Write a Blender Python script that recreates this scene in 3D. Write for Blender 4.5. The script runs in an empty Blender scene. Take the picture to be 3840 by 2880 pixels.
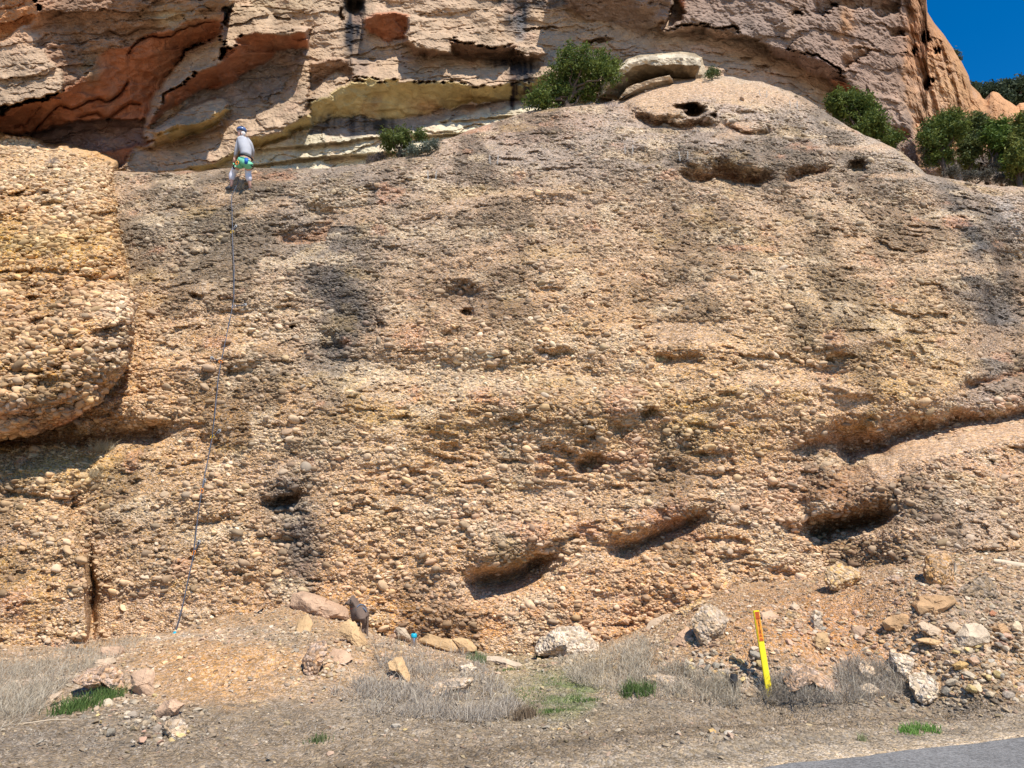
import bpy, bmesh, math, random
import numpy as np
from mathutils import Vector, Matrix
random.seed(5)
RNG = np.random.default_rng(11)
S = bpy.context.scene
COL = S.collection

# ------------------------------------------------------------ camera, sky, sun, exposure
F = 2644.0            # focal length in photo pixels (3840 wide)
PITCH = math.radians(12.7); CS, SN = math.cos(PITCH), math.sin(PITCH)
EYE = 1.65
cd = bpy.data.cameras.new('camera'); cam = bpy.data.objects.new('camera', cd); COL.objects.link(cam)
cd.sensor_width = 36; cd.lens = 36 * F / 3840; cd.clip_start = .05; cd.clip_end = 3000
cam.location = (0, 0, EYE); cam.rotation_euler = (math.pi/2 + PITCH, 0, 0)
S.camera = cam
SUN_EL, SUN_AZ = math.radians(56), math.radians(30)     # azimuth to the right of straight behind the camera
w = bpy.data.worlds.new('World'); S.world = w; w.use_nodes = True
nt = w.node_tree; nt.nodes.clear()
sky = nt.nodes.new('ShaderNodeTexSky'); sky.sky_type = 'NISHITA'; sky.sun_disc = False
sky.sun_elevation = SUN_EL; sky.sun_rotation = math.pi - SUN_AZ
sky.altitude = 2000; sky.air_density = 1.0; sky.dust_density = .15; sky.ozone_density = 3.5
hs = nt.nodes.new('ShaderNodeHueSaturation'); hs.inputs['Saturation'].default_value = 1.38; hs.inputs['Value'].default_value = 1.1
bg = nt.nodes.new('ShaderNodeBackground'); bg.inputs[1].default_value = .12
wo = nt.nodes.new('ShaderNodeOutputWorld')
nt.links.new(sky.outputs[0], hs.inputs['Color']); nt.links.new(hs.outputs[0], bg.inputs[0]); nt.links.new(bg.outputs[0], wo.inputs[0])
sl = bpy.data.lights.new('sun', 'SUN'); sl.energy = 5.0; sl.angle = math.radians(.5); sl.color = (1, .945, .85)
so = bpy.data.objects.new('sun', sl); COL.objects.link(so)
sd = Vector((math.cos(SUN_EL)*math.sin(SUN_AZ), -math.cos(SUN_EL)*math.cos(SUN_AZ), math.sin(SUN_EL)))
so.rotation_euler = sd.to_track_quat('Z', 'Y').to_euler(); so.location = (10, -10, 30)
S.view_settings.view_transform = 'Standard'; S.view_settings.look = 'None'
S.view_settings.exposure = 0.42; S.view_settings.gamma = 1; S.view_settings.use_curve_mapping = False

# ------------------------------------------------------------ maths helpers
def P(u, v, y):
    """the world point seen at photo pixel (u, v) at forward distance y"""
    u = np.asarray(u, float); v = np.asarray(v, float); y = np.asarray(y, float)
    a = (u-1920)/F; b = (1440-v)/F
    t = y/(CS-b*SN)
    return np.stack(np.broadcast_arrays(a*t, y, EYE+t*(SN+b*CS)), -1)
def proj(p):
    p = np.asarray(p, float); y = p[..., 1]; z = p[..., 2]-EYE
    d = y*CS+z*SN; up = -y*SN+z*CS
    return 1920+F*p[..., 0]/d, 1440-F*up/d
def hsh(ix, iy, s):
    h = (ix.astype(np.int64)*374761393 + iy.astype(np.int64)*668265263 + s*1274126177) & 0xffffffff
    h = ((h ^ (h >> 13))*1274126177) & 0xffffffff
    h = ((h ^ (h >> 16))*2246822519) & 0xffffffff
    return ((h ^ (h >> 15)) & 0xffffff)/float(0xffffff)
def vn(x, y, s=0):
    ix = np.floor(x); iy = np.floor(y); fx = x-ix; fy = y-iy
    fx = fx*fx*fx*(fx*(fx*6-15)+10); fy = fy*fy*fy*(fy*(fy*6-15)+10)
    a = hsh(ix, iy, s); b = hsh(ix+1, iy, s); c = hsh(ix, iy+1, s); d = hsh(ix+1, iy+1, s)
    return (a+(b-a)*fx)*(1-fy)+(c+(d-c)*fx)*fy*1.0
def fbm(x, y, o=4, s=0, g=.5):
    r = 0; a = 1; n = 0
    for i in range(o):
        r = r+a*(vn(x*2**i+i*17.3, y*2**i-i*9.1, s+i)*2-1); n += a; a *= g
    return r/n
def ridge(x, y, o=4, s=0, g=.5):
    r = 0; a = 1; n = 0
    for i in range(o):
        r = r+a*(1-np.abs(vn(x*2**i+i*7.7, y*2**i+i*3.1, s+i)*2-1)*2); n += a; a *= g
    return r/n
def worley(x, y, s=0):
    ix = np.floor(x); iy = np.floor(y)
    f1 = np.full(np.shape(x), 9.); f2 = f1.copy(); idv = np.zeros(np.shape(x))
    for dx in (-1, 0, 1):
        for dy in (-1, 0, 1):
            jx = ix+dx; jy = iy+dy
            px = jx+hsh(jx, jy, s); py = jy+hsh(jx, jy, s+91)
            d = np.hypot(px-x, py-y); nid = hsh(jx, jy, s+37)
            m = d < f1
            f2 = np.where(m, f1, np.minimum(f2, d)); idv = np.where(m, nid, idv); f1 = np.where(m, d, f1)
    return f1, f2, idv
def ss(a, b, x):
    t = np.clip((x-a)/(b-a+1e-12), 0, 1); return t*t*(3-2*t)
def inside(poly, x, y):
    r = np.zeros(np.shape(x), bool); n = len(poly)
    for i in range(n):
        x0, y0 = poly[i][:2]; x1, y1 = poly[(i+1) % n][:2]
        if y0 == y1: continue
        c = ((y0 > y) != (y1 > y)) & (x < (x1-x0)*(y-y0)/(y1-y0)+x0); r ^= c
    return r
def sdist(poly, x, y):
    d = np.full(np.shape(x), 1e9); n = len(poly)
    for i in range(n):
        x0, y0 = poly[i][:2]; x1, y1 = poly[(i+1) % n][:2]
        ex, ey = x1-x0, y1-y0; t = np.clip(((x-x0)*ex+(y-y0)*ey)/(ex*ex+ey*ey+1e-9), 0, 1)
        d = np.minimum(d, np.hypot(x-x0-t*ex, y-y0-t*ey))
    return np.where(inside(poly, x, y), d, -d)
def mvc(poly, x, y):
    poly = np.array(poly, float); n = len(poly); vx = poly[:, 0][:, None]-x; vy = poly[:, 1][:, None]-y
    d = np.hypot(vx, vy)+1e-6; vx2 = np.roll(vx, -1, 0); vy2 = np.roll(vy, -1, 0); d2 = np.roll(d, -1, 0)
    cr = vx*vy2-vy*vx2; dt = vx*vx2+vy*vy2
    cr = np.where(np.abs(cr) < 1e-3, np.where(cr < 0, -1e-3, 1e-3), cr)
    tn = (d*d2-dt)/cr; wt = (np.roll(tn, 1, 0)+tn)/d
    sw = wt.sum(0); r = (wt*poly[:, 2][:, None]).sum(0)/np.where(np.abs(sw) < 1e-9, 1e-9, sw)
    return np.clip(r, poly[:, 2].min(), poly[:, 2].max())
def T(o, k, pts):
    return [(o[0]+p[0]*k, o[1]+p[1]*k)+tuple(p[2:]) for p in pts]
t1 = lambda *p: T((0, 0), .5877, p)
t2 = lambda *p: T((1200, 0), .5877, p)
t3 = lambda *p: T((2400, 0), .651, p)
t6 = lambda *p: T((2500, 1200), .663, p)
t7 = lambda *p: T((0, 1600), .7715, p)
tA = lambda *p: T((1050, 2180), .3617, p)
tB = lambda *p: T((1800, 2180), .42194, p)
tC = lambda *p: T((2600, 2180), .42194, p)
tD = lambda *p: T((3100, 2050), .50034, p)
t9 = lambda *p: T((2850, 0), .6303, p)
t10 = lambda *p: T((3400, 250), .2833, p)

# ------------------------------------------------------------ object helpers
def tag(o, label=None, cat=None, group=None, kind=None):
    if label: o['label'] = label
    if cat: o['category'] = cat
    if group: o['group'] = group
    if kind: o['kind'] = kind
    return o
def link(name, me, mat=None, parent=None):
    o = bpy.data.objects.new(name, me); COL.objects.link(o)
    if mat is not None and me is not None:
        me.materials.clear(); me.materials.append(mat)
    if parent: o.parent = parent
    return o
def empty(name, loc=(0, 0, 0)):
    o = bpy.data.objects.new(name, None); COL.objects.link(o); o.location = loc; o.empty_display_size = .1; return o
def mesh_np(name, V, Fc, smooth=False, col=None):
    """V (n,3), Fc (m,k) with k = 3 or 4"""
    me = bpy.data.meshes.new(name); V = np.asarray(V, np.float32); Fc = np.asarray(Fc, np.int32); k = Fc.shape[1]
    me.vertices.add(len(V)); me.vertices.foreach_set('co', V.ravel())
    me.loops.add(Fc.size); me.loops.foreach_set('vertex_index', Fc.ravel())
    me.polygons.add(len(Fc)); me.polygons.foreach_set('loop_start', np.arange(0, Fc.size, k, dtype=np.int32))
    me.update(calc_edges=True)
    me.polygons.foreach_set('use_smooth', np.full(len(Fc), smooth, bool))
    if col is not None:
        a = me.color_attributes.new('Col', 'FLOAT_COLOR', 'POINT')
        c = np.ones((len(V), 4), np.float32); c[:, :3] = np.asarray(col).reshape(-1, 3); a.data.foreach_set('color', c.ravel())
    return me
def grid_faces(nr, nc, keep=None):
    i = np.arange(nr*nc).reshape(nr, nc)
    q = np.stack([i[:-1, :-1], i[1:, :-1], i[1:, 1:], i[:-1, 1:]], -1).reshape(-1, 4)
    if keep is not None:
        k = keep[:-1, :-1] & keep[1:, :-1] & keep[1:, 1:] & keep[:-1, 1:]; q = q[k.ravel()]
    return q
def bm_obj(name, bm, mat, parent=None, smooth=False):
    me = bpy.data.meshes.new(name); bm.to_mesh(me); bm.free()
    if smooth: me.polygons.foreach_set('use_smooth', [True]*len(me.polygons))
    return link(name, me, mat, parent)
def tube(name, pts, rad, mat, parent=None, seg=6, cap=True):
    pts = [Vector(p) for p in pts]; n = len(pts); rad = rad if hasattr(rad, '__len__') else [rad]*n
    V = []; Fc = []
    up = Vector((0, 0, 1))
    for i, p in enumerate(pts):
        d = (pts[min(i+1, n-1)]-pts[max(i-1, 0)]); d = d.normalized() if d.length > 1e-9 else Vector((0, 0, 1))
        a = d.cross(up if abs(d.z) < .95 else Vector((1, 0, 0))).normalized(); b = d.cross(a)
        for k in range(seg):
            t = 2*math.pi*k/seg; V.append(p+(a*math.cos(t)+b*math.sin(t))*rad[i])
    for i in range(n-1):
        for k in range(seg):
            Fc.append((i*seg+k, i*seg+(k+1) % seg, (i+1)*seg+(k+1) % seg, (i+1)*seg+k))
    me = bpy.data.meshes.new(name)
    if cap: Fc += [tuple(range(seg)), tuple((n-1)*seg+k for k in reversed(range(seg)))]
    me.from_pydata([tuple(v) for v in V], [], Fc); me.polygons.foreach_set('use_smooth', [True]*len(me.polygons))
    return link(name, me, mat, parent)
def skin(name, joints, edges, mat, parent=None, sub=2):
    """joints: {key:(Vector, rx, ry)}; the first is the root"""
    ks = list(joints); me = bpy.data.meshes.new(name)
    me.from_pydata([tuple(joints[k][0]) for k in ks], [(ks.index(a), ks.index(b)) for a, b in edges], [])
    o = link(name, me, mat, parent)
    sk = o.modifiers.new('skin', 'SKIN'); sk.use_smooth_shade = True
    if not me.skin_vertices: bpy.context.view_layer.update()
    lay = me.skin_vertices[0] if len(me.skin_vertices) else None
    if lay:
        for i, k in enumerate(ks):
            lay.data[i].radius = (joints[k][1], joints[k][2]); lay.data[i].use_root = (i == 0)
    sb = o.modifiers.new('subsurf', 'SUBSURF'); sb.levels = sub; sb.render_levels = sub
    dg = bpy.context.evaluated_depsgraph_get(); me2 = bpy.data.meshes.new_from_object(o.evaluated_get(dg))
    o.modifiers.clear(); o.data = me2; me2.materials.clear(); me2.materials.append(mat)
    me2.polygons.foreach_set('use_smooth', [True]*len(me2.polygons))
    return o

# ------------------------------------------------------------ materials
def base_mat(name, rough=.95, spec=.15):
    m = bpy.data.materials.new(name); m.use_nodes = True; n = m.node_tree.nodes
    b = n['Principled BSDF']; b.inputs['Roughness'].default_value = rough; b.inputs['Specular IOR Level'].default_value = spec
    return m, m.node_tree, b
def plain(name, c, rough=.7, spec=.3, metal=0, var=.12, scale=30, bump=.1):
    m, t, b = base_mat(name, rough, spec); b.inputs['Metallic'].default_value = metal
    tc = t.nodes.new('ShaderNodeTexCoord'); nz = t.nodes.new('ShaderNodeTexNoise'); nz.inputs['Scale'].default_value = scale; nz.inputs['Detail'].default_value = 5
    t.links.new(tc.outputs['Object'], nz.inputs['Vector'])
    mr = t.nodes.new('ShaderNodeMapRange'); mr.inputs['To Min'].default_value = 1-var; mr.inputs['To Max'].default_value = 1+var
    t.links.new(nz.outputs['Fac'], mr.inputs['Value'])
    mx = t.nodes.new('ShaderNodeVectorMath'); mx.operation = 'SCALE'; mx.inputs[0].default_value = c
    t.links.new(mr.outputs[0], mx.inputs['Scale']); t.links.new(mx.outputs[0], b.inputs['Base Color'])
    if bump:
        bp = t.nodes.new('ShaderNodeBump'); bp.inputs['Strength'].default_value = bump; bp.inputs['Distance'].default_value = .01
        t.links.new(nz.outputs['Fac'], bp.inputs['Height']); t.links.new(bp.outputs[0], b.inputs['Normal'])
    return m
def rock_mat(name, src='Col', cell=0, nscale=6, var=.35, bump=.6, dist=.03, cellvar=.5, stretch=(1, 1, 1), fine=60, speck=0):
    """base colour from an attribute ('Col' on the mesh, or 'INST' / 'OBJ'), broken up by noise and pebble cells"""
    m, t, b = base_mat(name); N = t.nodes; L = t.links
    if src == 'OBJ':
        a = N.new('ShaderNodeObjectInfo'); colout = a.outputs['Color']
    else:
        a = N.new('ShaderNodeAttribute'); a.attribute_name = 'pcol' if src == 'INST' else 'Col'
        if src == 'INST': a.attribute_type = 'INSTANCER'
        colout = a.outputs['Color']
    g = N.new('ShaderNodeNewGeometry'); mp = N.new('ShaderNodeVectorMath'); mp.operation = 'MULTIPLY'; mp.inputs[1].default_value = stretch
    L.new(g.outputs['Position'], mp.inputs[0])
    nz = N.new('ShaderNodeTexNoise'); nz.inputs['Scale'].default_value = nscale; nz.inputs['Detail'].default_value = 9; nz.inputs['Roughness'].default_value = .65
    L.new(mp.outputs[0], nz.inputs['Vector'])
    mr = N.new('ShaderNodeMapRange'); mr.inputs['From Min'].default_value = .25; mr.inputs['From Max'].default_value = .75
    mr.inputs['To Min'].default_value = 1-var; mr.inputs['To Max'].default_value = 1+var; L.new(nz.outputs['Fac'], mr.inputs['Value'])
    mul = N.new('ShaderNodeVectorMath'); mul.operation = 'SCALE'; L.new(colout, mul.inputs[0]); L.new(mr.outputs[0], mul.inputs['Scale'])
    cur = mul.outputs[0]; height = nz.outputs['Fac']
    if cell:
        vo = N.new('ShaderNodeTexVoronoi'); vo.inputs['Scale'].default_value = cell; vo.inputs['Randomness'].default_value = 1
        ws = N.new('ShaderNodeTexNoise'); ws.inputs['Scale'].default_value = cell*.7; L.new(mp.outputs[0], ws.inputs['Vector'])
        wa = N.new('ShaderNodeVectorMath'); wa.operation = 'MULTIPLY_ADD'; wa.inputs[1].default_value = (.9/cell,)*3
        L.new(ws.outputs['Color'], wa.inputs[0]); L.new(mp.outputs[0], wa.inputs[2]); L.new(wa.outputs[0], vo.inputs['Vector'])
        sp = N.new('ShaderNodeSeparateColor'); L.new(vo.outputs['Color'], sp.inputs[0])
        m2 = N.new('ShaderNodeMapRange'); m2.inputs['To Min'].default_value = 1-cellvar; m2.inputs['To Max'].default_value = 1+cellvar; L.new(sp.outputs[0], m2.inputs['Value'])
        mu2 = N.new('ShaderNodeVectorMath'); mu2.operation = 'SCALE'; L.new(cur, mu2.inputs[0]); L.new(m2.outputs[0], mu2.inputs['Scale']); cur = mu2.outputs[0]
        # some pebbles yellower, some greyer
        hv = N.new('ShaderNodeHueSaturation'); m3 = N.new('ShaderNodeMapRange'); m3.inputs['To Min'].default_value = .78; m3.inputs['To Max'].default_value = 1.2
        L.new(sp.outputs[1], m3.inputs['Value']); L.new(m3.outputs[0], hv.inputs['Saturation']); L.new(cur, hv.inputs['Color']); cur = hv.outputs[0]
        iv = N.new('ShaderNodeMath'); iv.operation = 'SUBTRACT'; iv.inputs[0].default_value = 1; L.new(vo.outputs['Distance'], iv.inputs[1])
        ad = N.new('ShaderNodeMath'); ad.operation = 'MULTIPLY_ADD'; ad.inputs[1].default_value = .7; L.new(nz.outputs['Fac'], ad.inputs[0]); L.new(iv.outputs[0], ad.inputs[2]); height = ad.outputs[0]
    n2 = N.new('ShaderNodeTexNoise'); n2.inputs['Scale'].default_value = fine; n2.inputs['Detail'].default_value = 4; L.new(mp.outputs[0], n2.inputs['Vector'])
    a2 = N.new('ShaderNodeMath'); a2.operation = 'MULTIPLY_ADD'; a2.inputs[1].default_value = .25; L.new(n2.outputs['Fac'], a2.inputs[0]); L.new(height, a2.inputs[2])
    bp = N.new('ShaderNodeBump'); bp.inputs['Strength'].default_value = bump; bp.inputs['Distance'].default_value = dist
    L.new(a2.outputs[0], bp.inputs['Height']); L.new(bp.outputs[0], b.inputs['Normal']); L.new(cur, b.inputs['Base Color'])
    return m
def leaf_mat(name, trans=.25):
    m, t, b = base_mat(name, .7, .2); N = t.nodes; L = t.links
    a = N.new('ShaderNodeAttribute'); a.attribute_name = 'Col'
    L.new(a.outputs['Color'], b.inputs['Base Color'])
    tr = N.new('ShaderNodeBsdfTranslucent'); L.new(a.outputs['Color'], tr.inputs['Color'])
    mx = N.new('ShaderNodeMixShader'); mx.inputs[0].default_value = trans
    out = N['Material Output']; L.new(b.outputs[0], mx.inputs[1]); L.new(tr.outputs[0], mx.inputs[2]); L.new(mx.outputs[0], out.inputs[0])
    return m
M_SLAB = rock_mat('conglomerate', cell=30, nscale=7, var=.34, bump=1, dist=.025, cellvar=.5, stretch=(1, 1, 1.5))
M_BUTT = rock_mat('orange_conglomerate', cell=24, nscale=6, var=.34, bump=1, dist=.03, cellvar=.5, stretch=(1, 1, 1.5))
M_CLIFF = rock_mat('sandstone_cliff', cell=0, nscale=3.5, var=.3, bump=.9, dist=.12, fine=22)
M_PEB = rock_mat('pebble_stone', 'INST', nscale=14, var=.22, bump=.3, dist=.01)
M_COB = rock_mat('cobble_stone', 'OBJ', nscale=14, var=.22, bump=.35, dist=.012)
M_BOULD = rock_mat('boulder_rock', 'OBJ', cell=0, nscale=5, var=.36, bump=.9, dist=.035, fine=45)
M_BOULD2 = rock_mat('conglomerate_boulder', 'OBJ', cell=24, nscale=6, var=.34, bump=1, dist=.04, cellvar=.4)
M_DIRT = rock_mat('dirt', cell=40, nscale=4, var=.42, bump=1, dist=.022, cellvar=.4, fine=120)
M_ROAD = rock_mat('asphalt', cell=70, nscale=1.2, var=.14, bump=.5, dist=.006, cellvar=.35)
M_LEAF = leaf_mat('juniper_leaf'); M_GRASS = leaf_mat('grass_blade', .3)
M_BARK = plain('bark', (.11, .08, .06), .95, .1, var=.4, scale=25, bump=.6)
M_TWIG = plain('grey_twig', (.26, .22, .21), .95, .1)

# ------------------------------------------------------------ the main slab: depth map over photo directions
SL_TOP = [(-500, 640), (0, 640), (423, 640), (560, 648), (752, 640), (880, 632), (1200, 632), (1376, 611), (1482, 594), (1611, 570), (1647, 529), (1817, 470),
          (1964, 423), (2081, 405), (2200, 392), (2346, 372), (2400, 338), (2462, 308), (2560, 296), (2712, 286), (2856, 306), (3005, 358), (3083, 410), (3168, 469),
          (3376, 566), (3474, 651), (3507, 659), (3650, 688), (3840, 703), (4400, 770)]
def slab_nom(u, v):
    y = np.full(np.shape(u), 14.0); v = np.asarray(v, float)
    for _ in range(40):
        z = P(u, v, y)[..., 2]; y = .5*y+.5*(12.35+.14*z+.0193*z*z)
    x = P(u, v, y)[..., 0]
    return y+.012*np.clip(x-2, 0, 99)**2+.010*np.clip(-x-3, 0, 99)**2
# (bottom line of the undercut, amount, height of the roof above it, length of the floor below it), photo pixels
RECESS = [
 (t6((-300, 840), (300, 800), (520, 760), (695, 755), (850, 700), (955, 700), (1020, 775), (1180, 722), (1400, 642), (1700, 572), (1900, 565), (2021, 532), (2600, 400))[3:], [.55, .55, .9, 1.35, 1.15, .8, .6, .5, .5, .5], [50, 55, 130, 200, 125, 85, 60, 50, 45, 45], 200),
 (t6((765, 1165), (830, 1203), (1000, 1188), (1200, 1145), (1290, 1085)), 1.3, 90, 60),
 ([(1740, 2190), (1760, 2188), (1891, 2178), (2009, 2136), (2102, 2100)], 1.0, 85, 120),
 ([(2270, 2062), (2340, 2068), (2440, 2017), (2566, 1983), (2665, 1930)], .65, 62, 110),
 ([(2540, 648), (2580, 676), (2615, 684), (2660, 676), (2693, 663), (2765, 679), (2856, 690), (2905, 676)], 1.0, 85, 60),
 ([(2935, 668), (2965, 672), (3018, 662), (3090, 642), (3118, 612)], .6, 55, 40),
 ([(2720, 480), (2760, 490), (2830, 503), (2900, 497)], .32, 22, 40),
 ([(2345, 415), (2400, 440), (2460, 470), (2560, 474), (2700, 480)], .5, 40, 60),
 ([(1829, 475), (1900, 462), (2000, 448), (2120, 446), (2210, 442)], .22, 24, 30),
 ([(1040, 890), (1071, 912), (1150, 919), (1230, 883), (1262, 838)], .42, 90, 60),
 ([(845, 1392), (880, 1400), (940, 1390), (980, 1368)], .25, 40, 50),
 ([(1190, 1312), (1240, 1318), (1310, 1290)], .3, 40, 40),
 ([(995, 1893), (1030, 1898), (1080, 1885), (1130, 1862)], .45, 45, 40),
 ([(2000, 1322), (2060, 1330), (2160, 1326)], .22, 30, 40),
 ([(2450, 1356), (2507, 1352), (2600, 1350), (2640, 1340)], .3, 35, 50),
 ([(1640, 1262), (1680, 1258), (1720, 1250)], .25, 25, 30),
 ([(2655, 1462), (2700, 1470), (2750, 1480), (2800, 1488)], .14, 14, 20),
 ([(2150, 1755), (2212, 1752), (2270, 1740)], .3, 60, 40),
 ([(-500, 1660), (0, 1655), (180, 1652), (330, 1668), (430, 1650), (610, 1640), (660, 1620)], .7, 90, 60),
 ([(2900, 1000), (2990, 960), (3080, 930)], .08, 20, 40),
 ([(0, 1850), (120, 1868), (250, 1880), (290, 1895)], .15, 20, 40),
 ([(700, 1980), (820, 1960), (900, 1950)], .1, 20, 40),
 ([(3600, 1460), (3700, 1440), (3900, 1380)], .5, 50, 100),
]
HOLES = [(1760, 1175, 34, 26, .55), (1725, 1120, 120, 80, .42), (2212, 1730, 70, 32, .3), (2440, 1550, 45, 32, .35), (3217, 622, 50, 34, .75), (2602, 410, 52, 38, 2.2), (2560, 395, 45, 18, .8),
         (2684, 436, 20, 14, .5), (734, 1110, 24, 14, .3), (1100, 1220, 14, 10, .3), (1240, 1270, 60, 50, .3), (1420, 1225, 30, 22, .2), (2790, 430, 60, 16, .2), (2100, 560, 60, 30, .22), (2400, 590, 90, 40, .3),
         (1200, 790, 90, 40, .25), (1060, 1870, 60, 20, .35), (3560, 1800, 70, 20, .15), (3740, 2090, 120, 40, .3), (2990, 1990, 60, 30, .2)]
UND = [0]
def slab_depth(u, v, detail=True):
    UND[0] = np.zeros(np.shape(u))
    u = np.asarray(u, float); v = np.asarray(v, float)
    y0 = slab_nom(u, v); p = P(u, v, y0); X, Z = p[..., 0], p[..., 2]
    wu = u+18*fbm(X*1.7, Z*1.7, 3, 3)+6*fbm(X*7, Z*7, 2, 5); wv = v+14*fbm(X*1.7, Z*1.7, 3, 8)+7*fbm(X*7, Z*7, 2, 9)
    off = .28*fbm(X*.28, Z*.45, 3, 21)+.13*fbm(X*.9, Z*1.6, 4, 22)
    # bedding: gentle ledges rising to the right
    bed = Z*1.0-.10*X+.25*fbm(X*.4, Z*.4, 2, 31); off += .06*np.abs(((bed*.9) % 1)*2-1)*ss(-.3, .4, fbm(X*.25, Z*.3, 2, 33))
    for ln, A, hu, ld in RECESS:
        lu = np.array([q[0] for q in ln]); lv = np.array([q[1] for q in ln])
        vl = np.interp(wu, lu, lv); s = vl-wv
        e = min(90, (lu[-1]-lu[0])*.22); tp = ss(lu[0]-e*.4, lu[0]+e, wu)*(1-ss(lu[-1]-e, lu[-1]+e*.4, wu))
        if lu[-1] > 3840: tp = ss(lu[0]-e*.4, lu[0]+e, wu)
        if lu[0] < 0: tp = 1-ss(lu[-1]-e, lu[-1]+e*.4, wu)
        if isinstance(hu, list): hu = np.interp(wu, lu, hu)
        if isinstance(A, list): A = np.interp(wu, lu, A)
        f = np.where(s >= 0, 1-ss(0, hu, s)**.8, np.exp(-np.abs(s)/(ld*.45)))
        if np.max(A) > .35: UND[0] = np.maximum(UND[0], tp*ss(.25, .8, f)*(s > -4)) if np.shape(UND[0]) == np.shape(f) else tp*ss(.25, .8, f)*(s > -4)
        # rock above the undercut stands a little proud, floor below comes forward as a lit shelf
        f = f-.25*np.exp(-((s-hu*1.6)/(hu*1.1))**2)
        off = off+A*tp*f
    for cx, cy, rx, ry, A in HOLES:
        r = np.hypot((wu-cx)/rx, (wv-cy)/ry); off += A*(1-ss(.25, 1.05, r))
    # lower right slope comes forward; right hand mass above it bulges
    lr = ss(3050, 3500, u)*ss(1640, 1760, v+.19*(u-3300)); off -= .9*lr*(1+.0*u)+lr*(v-1700).clip(0)/700*.7
    off -= .55*np.exp(-((u-3150)/500)**2-((v-1250)/260)**2)
    off += .9*ss(3660, 3800, u+.12*(v-900))*ss(820, 1000, v)*(1-ss(1330, 1450, v))
    off -= .4*np.exp(-((u-2250)/650)**2-((v-1500)/150)**2)       # the broad brown swell
    off += .35*np.exp(-((u-1900)/700)**2-((v-1400)/60)**2)
    off -= .45*np.exp(-((u-2650)/300)**2-((v-400)/80)**2)       # dome cap
    # lower left buttress with the crack on its right side
    lw = np.interp(v, [1600, 1690, 1760, 1900, 2050, 2200, 2500], [0, 0, .5, .6, .75, .85, .95])
    eu = np.interp(v, [1600, 1760, 1900, 2100, 2500], [420, 420, 300, 335, 335])+10*fbm(Z*3, Z*0, 3, 44)
    ew = np.interp(v, [1700, 1900, 2100, 2500], [260, 110, 26, 14])
    off -= lw*(1-ss(eu-ew, eu, u))*1.0
    off += .42*np.exp(-((u-eu-8+14*fbm(Z*2.5, Z*0, 3, 46))/(8+7*vn(Z*3, Z*0, 47)))**2)*ss(1980, 2200, v)*ss(.15, .45, vn(Z*2.2, Z*0, 45)+.2)
    off += .3*np.exp(-((u-275)/14)**2-((v-1890)/40)**2)
    tl = ss(-.2, .3, np.interp(u, [q[0] for q in SL_TOP], [q[1] for q in SL_TOP])*0+1)
    lens = np.maximum.reduce([ss(-26, 34, sdist(q, wu, wv)) for q in LENSES])
    off -= .10*lens
    sandy = ss(.16, .40, fbm(X*.30+5, (Z-.12*X)*2.0, 4, 48))*ss(-.2, .2, fbm(X*.5, Z*.7, 2, 49)); off += .05*sandy
    lens = np.maximum(lens, .72*sandy)
    if detail:
        k = 1-.88*lens
        f1, f2, _ = worley(X*8.5, Z*13, 3); off += k*(.030*np.clip(f1, 0, .8)-.012)
        f1, f2, _ = worley(X*17, Z*25, 4); off += k*.016*np.clip(f1, 0, .8)
        off += .035*fbm(X*4, Z*7, 4, 51)*k+.012*fbm(X*14, Z*20, 2, 52)
        pit = ss(.25, .5, fbm(X*1.5, Z*4.2, 4, 61)); off += k*pit*.13*ss(-.2, .3, fbm(X*.35, Z*.6, 2, 62))
        pit = ss(.3, .5, fbm(X*4.5, Z*8, 3, 65)); off += k*pit*.07
        lp = .5*ridge(X*.7, Z*2.6, 4, 66); off += k*.05*lp
    vt = np.interp(u, [q[0] for q in SL_TOP], [q[1] for q in SL_TOP]); d = v-vt
    off += .8*(1-np.sqrt(np.clip(1-(1-np.clip(d/70, 0, 1))**2, 0, 1)))
    return y0+off, lens
LENSES = [[(2400, 335), (2560, 298), (2720, 288), (2900, 325), (3060, 395), (2960, 400), (2780, 365), (2600, 372), (2480, 430), (2380, 430), (2350, 400)], t6((200, 285), (330, 300), (480, 325), (640, 345), (760, 318), (900, 312), (1000, 350), (1180, 415), (1090, 425), (900, 405), (700, 405), (450, 385), (300, 330)),
          [(540, 1375), (650, 1358), (800, 1368), (830, 1395), (700, 1405)],
          [(900, 800), (980, 765), (1060, 745), (1090, 765), (1000, 800), (920, 815)],
          [(1600, 1010), (1760, 930), (1900, 890), (2030, 880), (1900, 930), (1750, 990)],
          [(1500, 830), (1720, 745), (1950, 705), (2180, 700), (2160, 735), (1900, 740), (1680, 780)],
          [(2600, 335), (2740, 330), (2880, 350), (2960, 400), (2800, 400), (2700, 380)],
          [(2420, 400), (2520, 360), (2560, 400), (2540, 450), (2450, 455)],
          [(3050, 1150), (3250, 1130), (3400, 1250), (3250, 1320), (3100, 1310)][:0] or [(3090, 1290), (3200, 1275), (3380, 1240), (3300, 1290), (3150, 1320)],
          [(3130, 2000), (3400, 1985), (3600, 1960), (3500, 2000), (3250, 2040)],
          [(3180, 1800), (3290, 1700), (3440, 1650), (3640, 1600), (3900, 1575), (3900, 1650), (3700, 1690), (3500, 1740), (3350, 1800)],
          [(3300, 1760), (3600, 1680), (3660, 1672), (3560, 1720), (3350, 1775)]]
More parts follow.
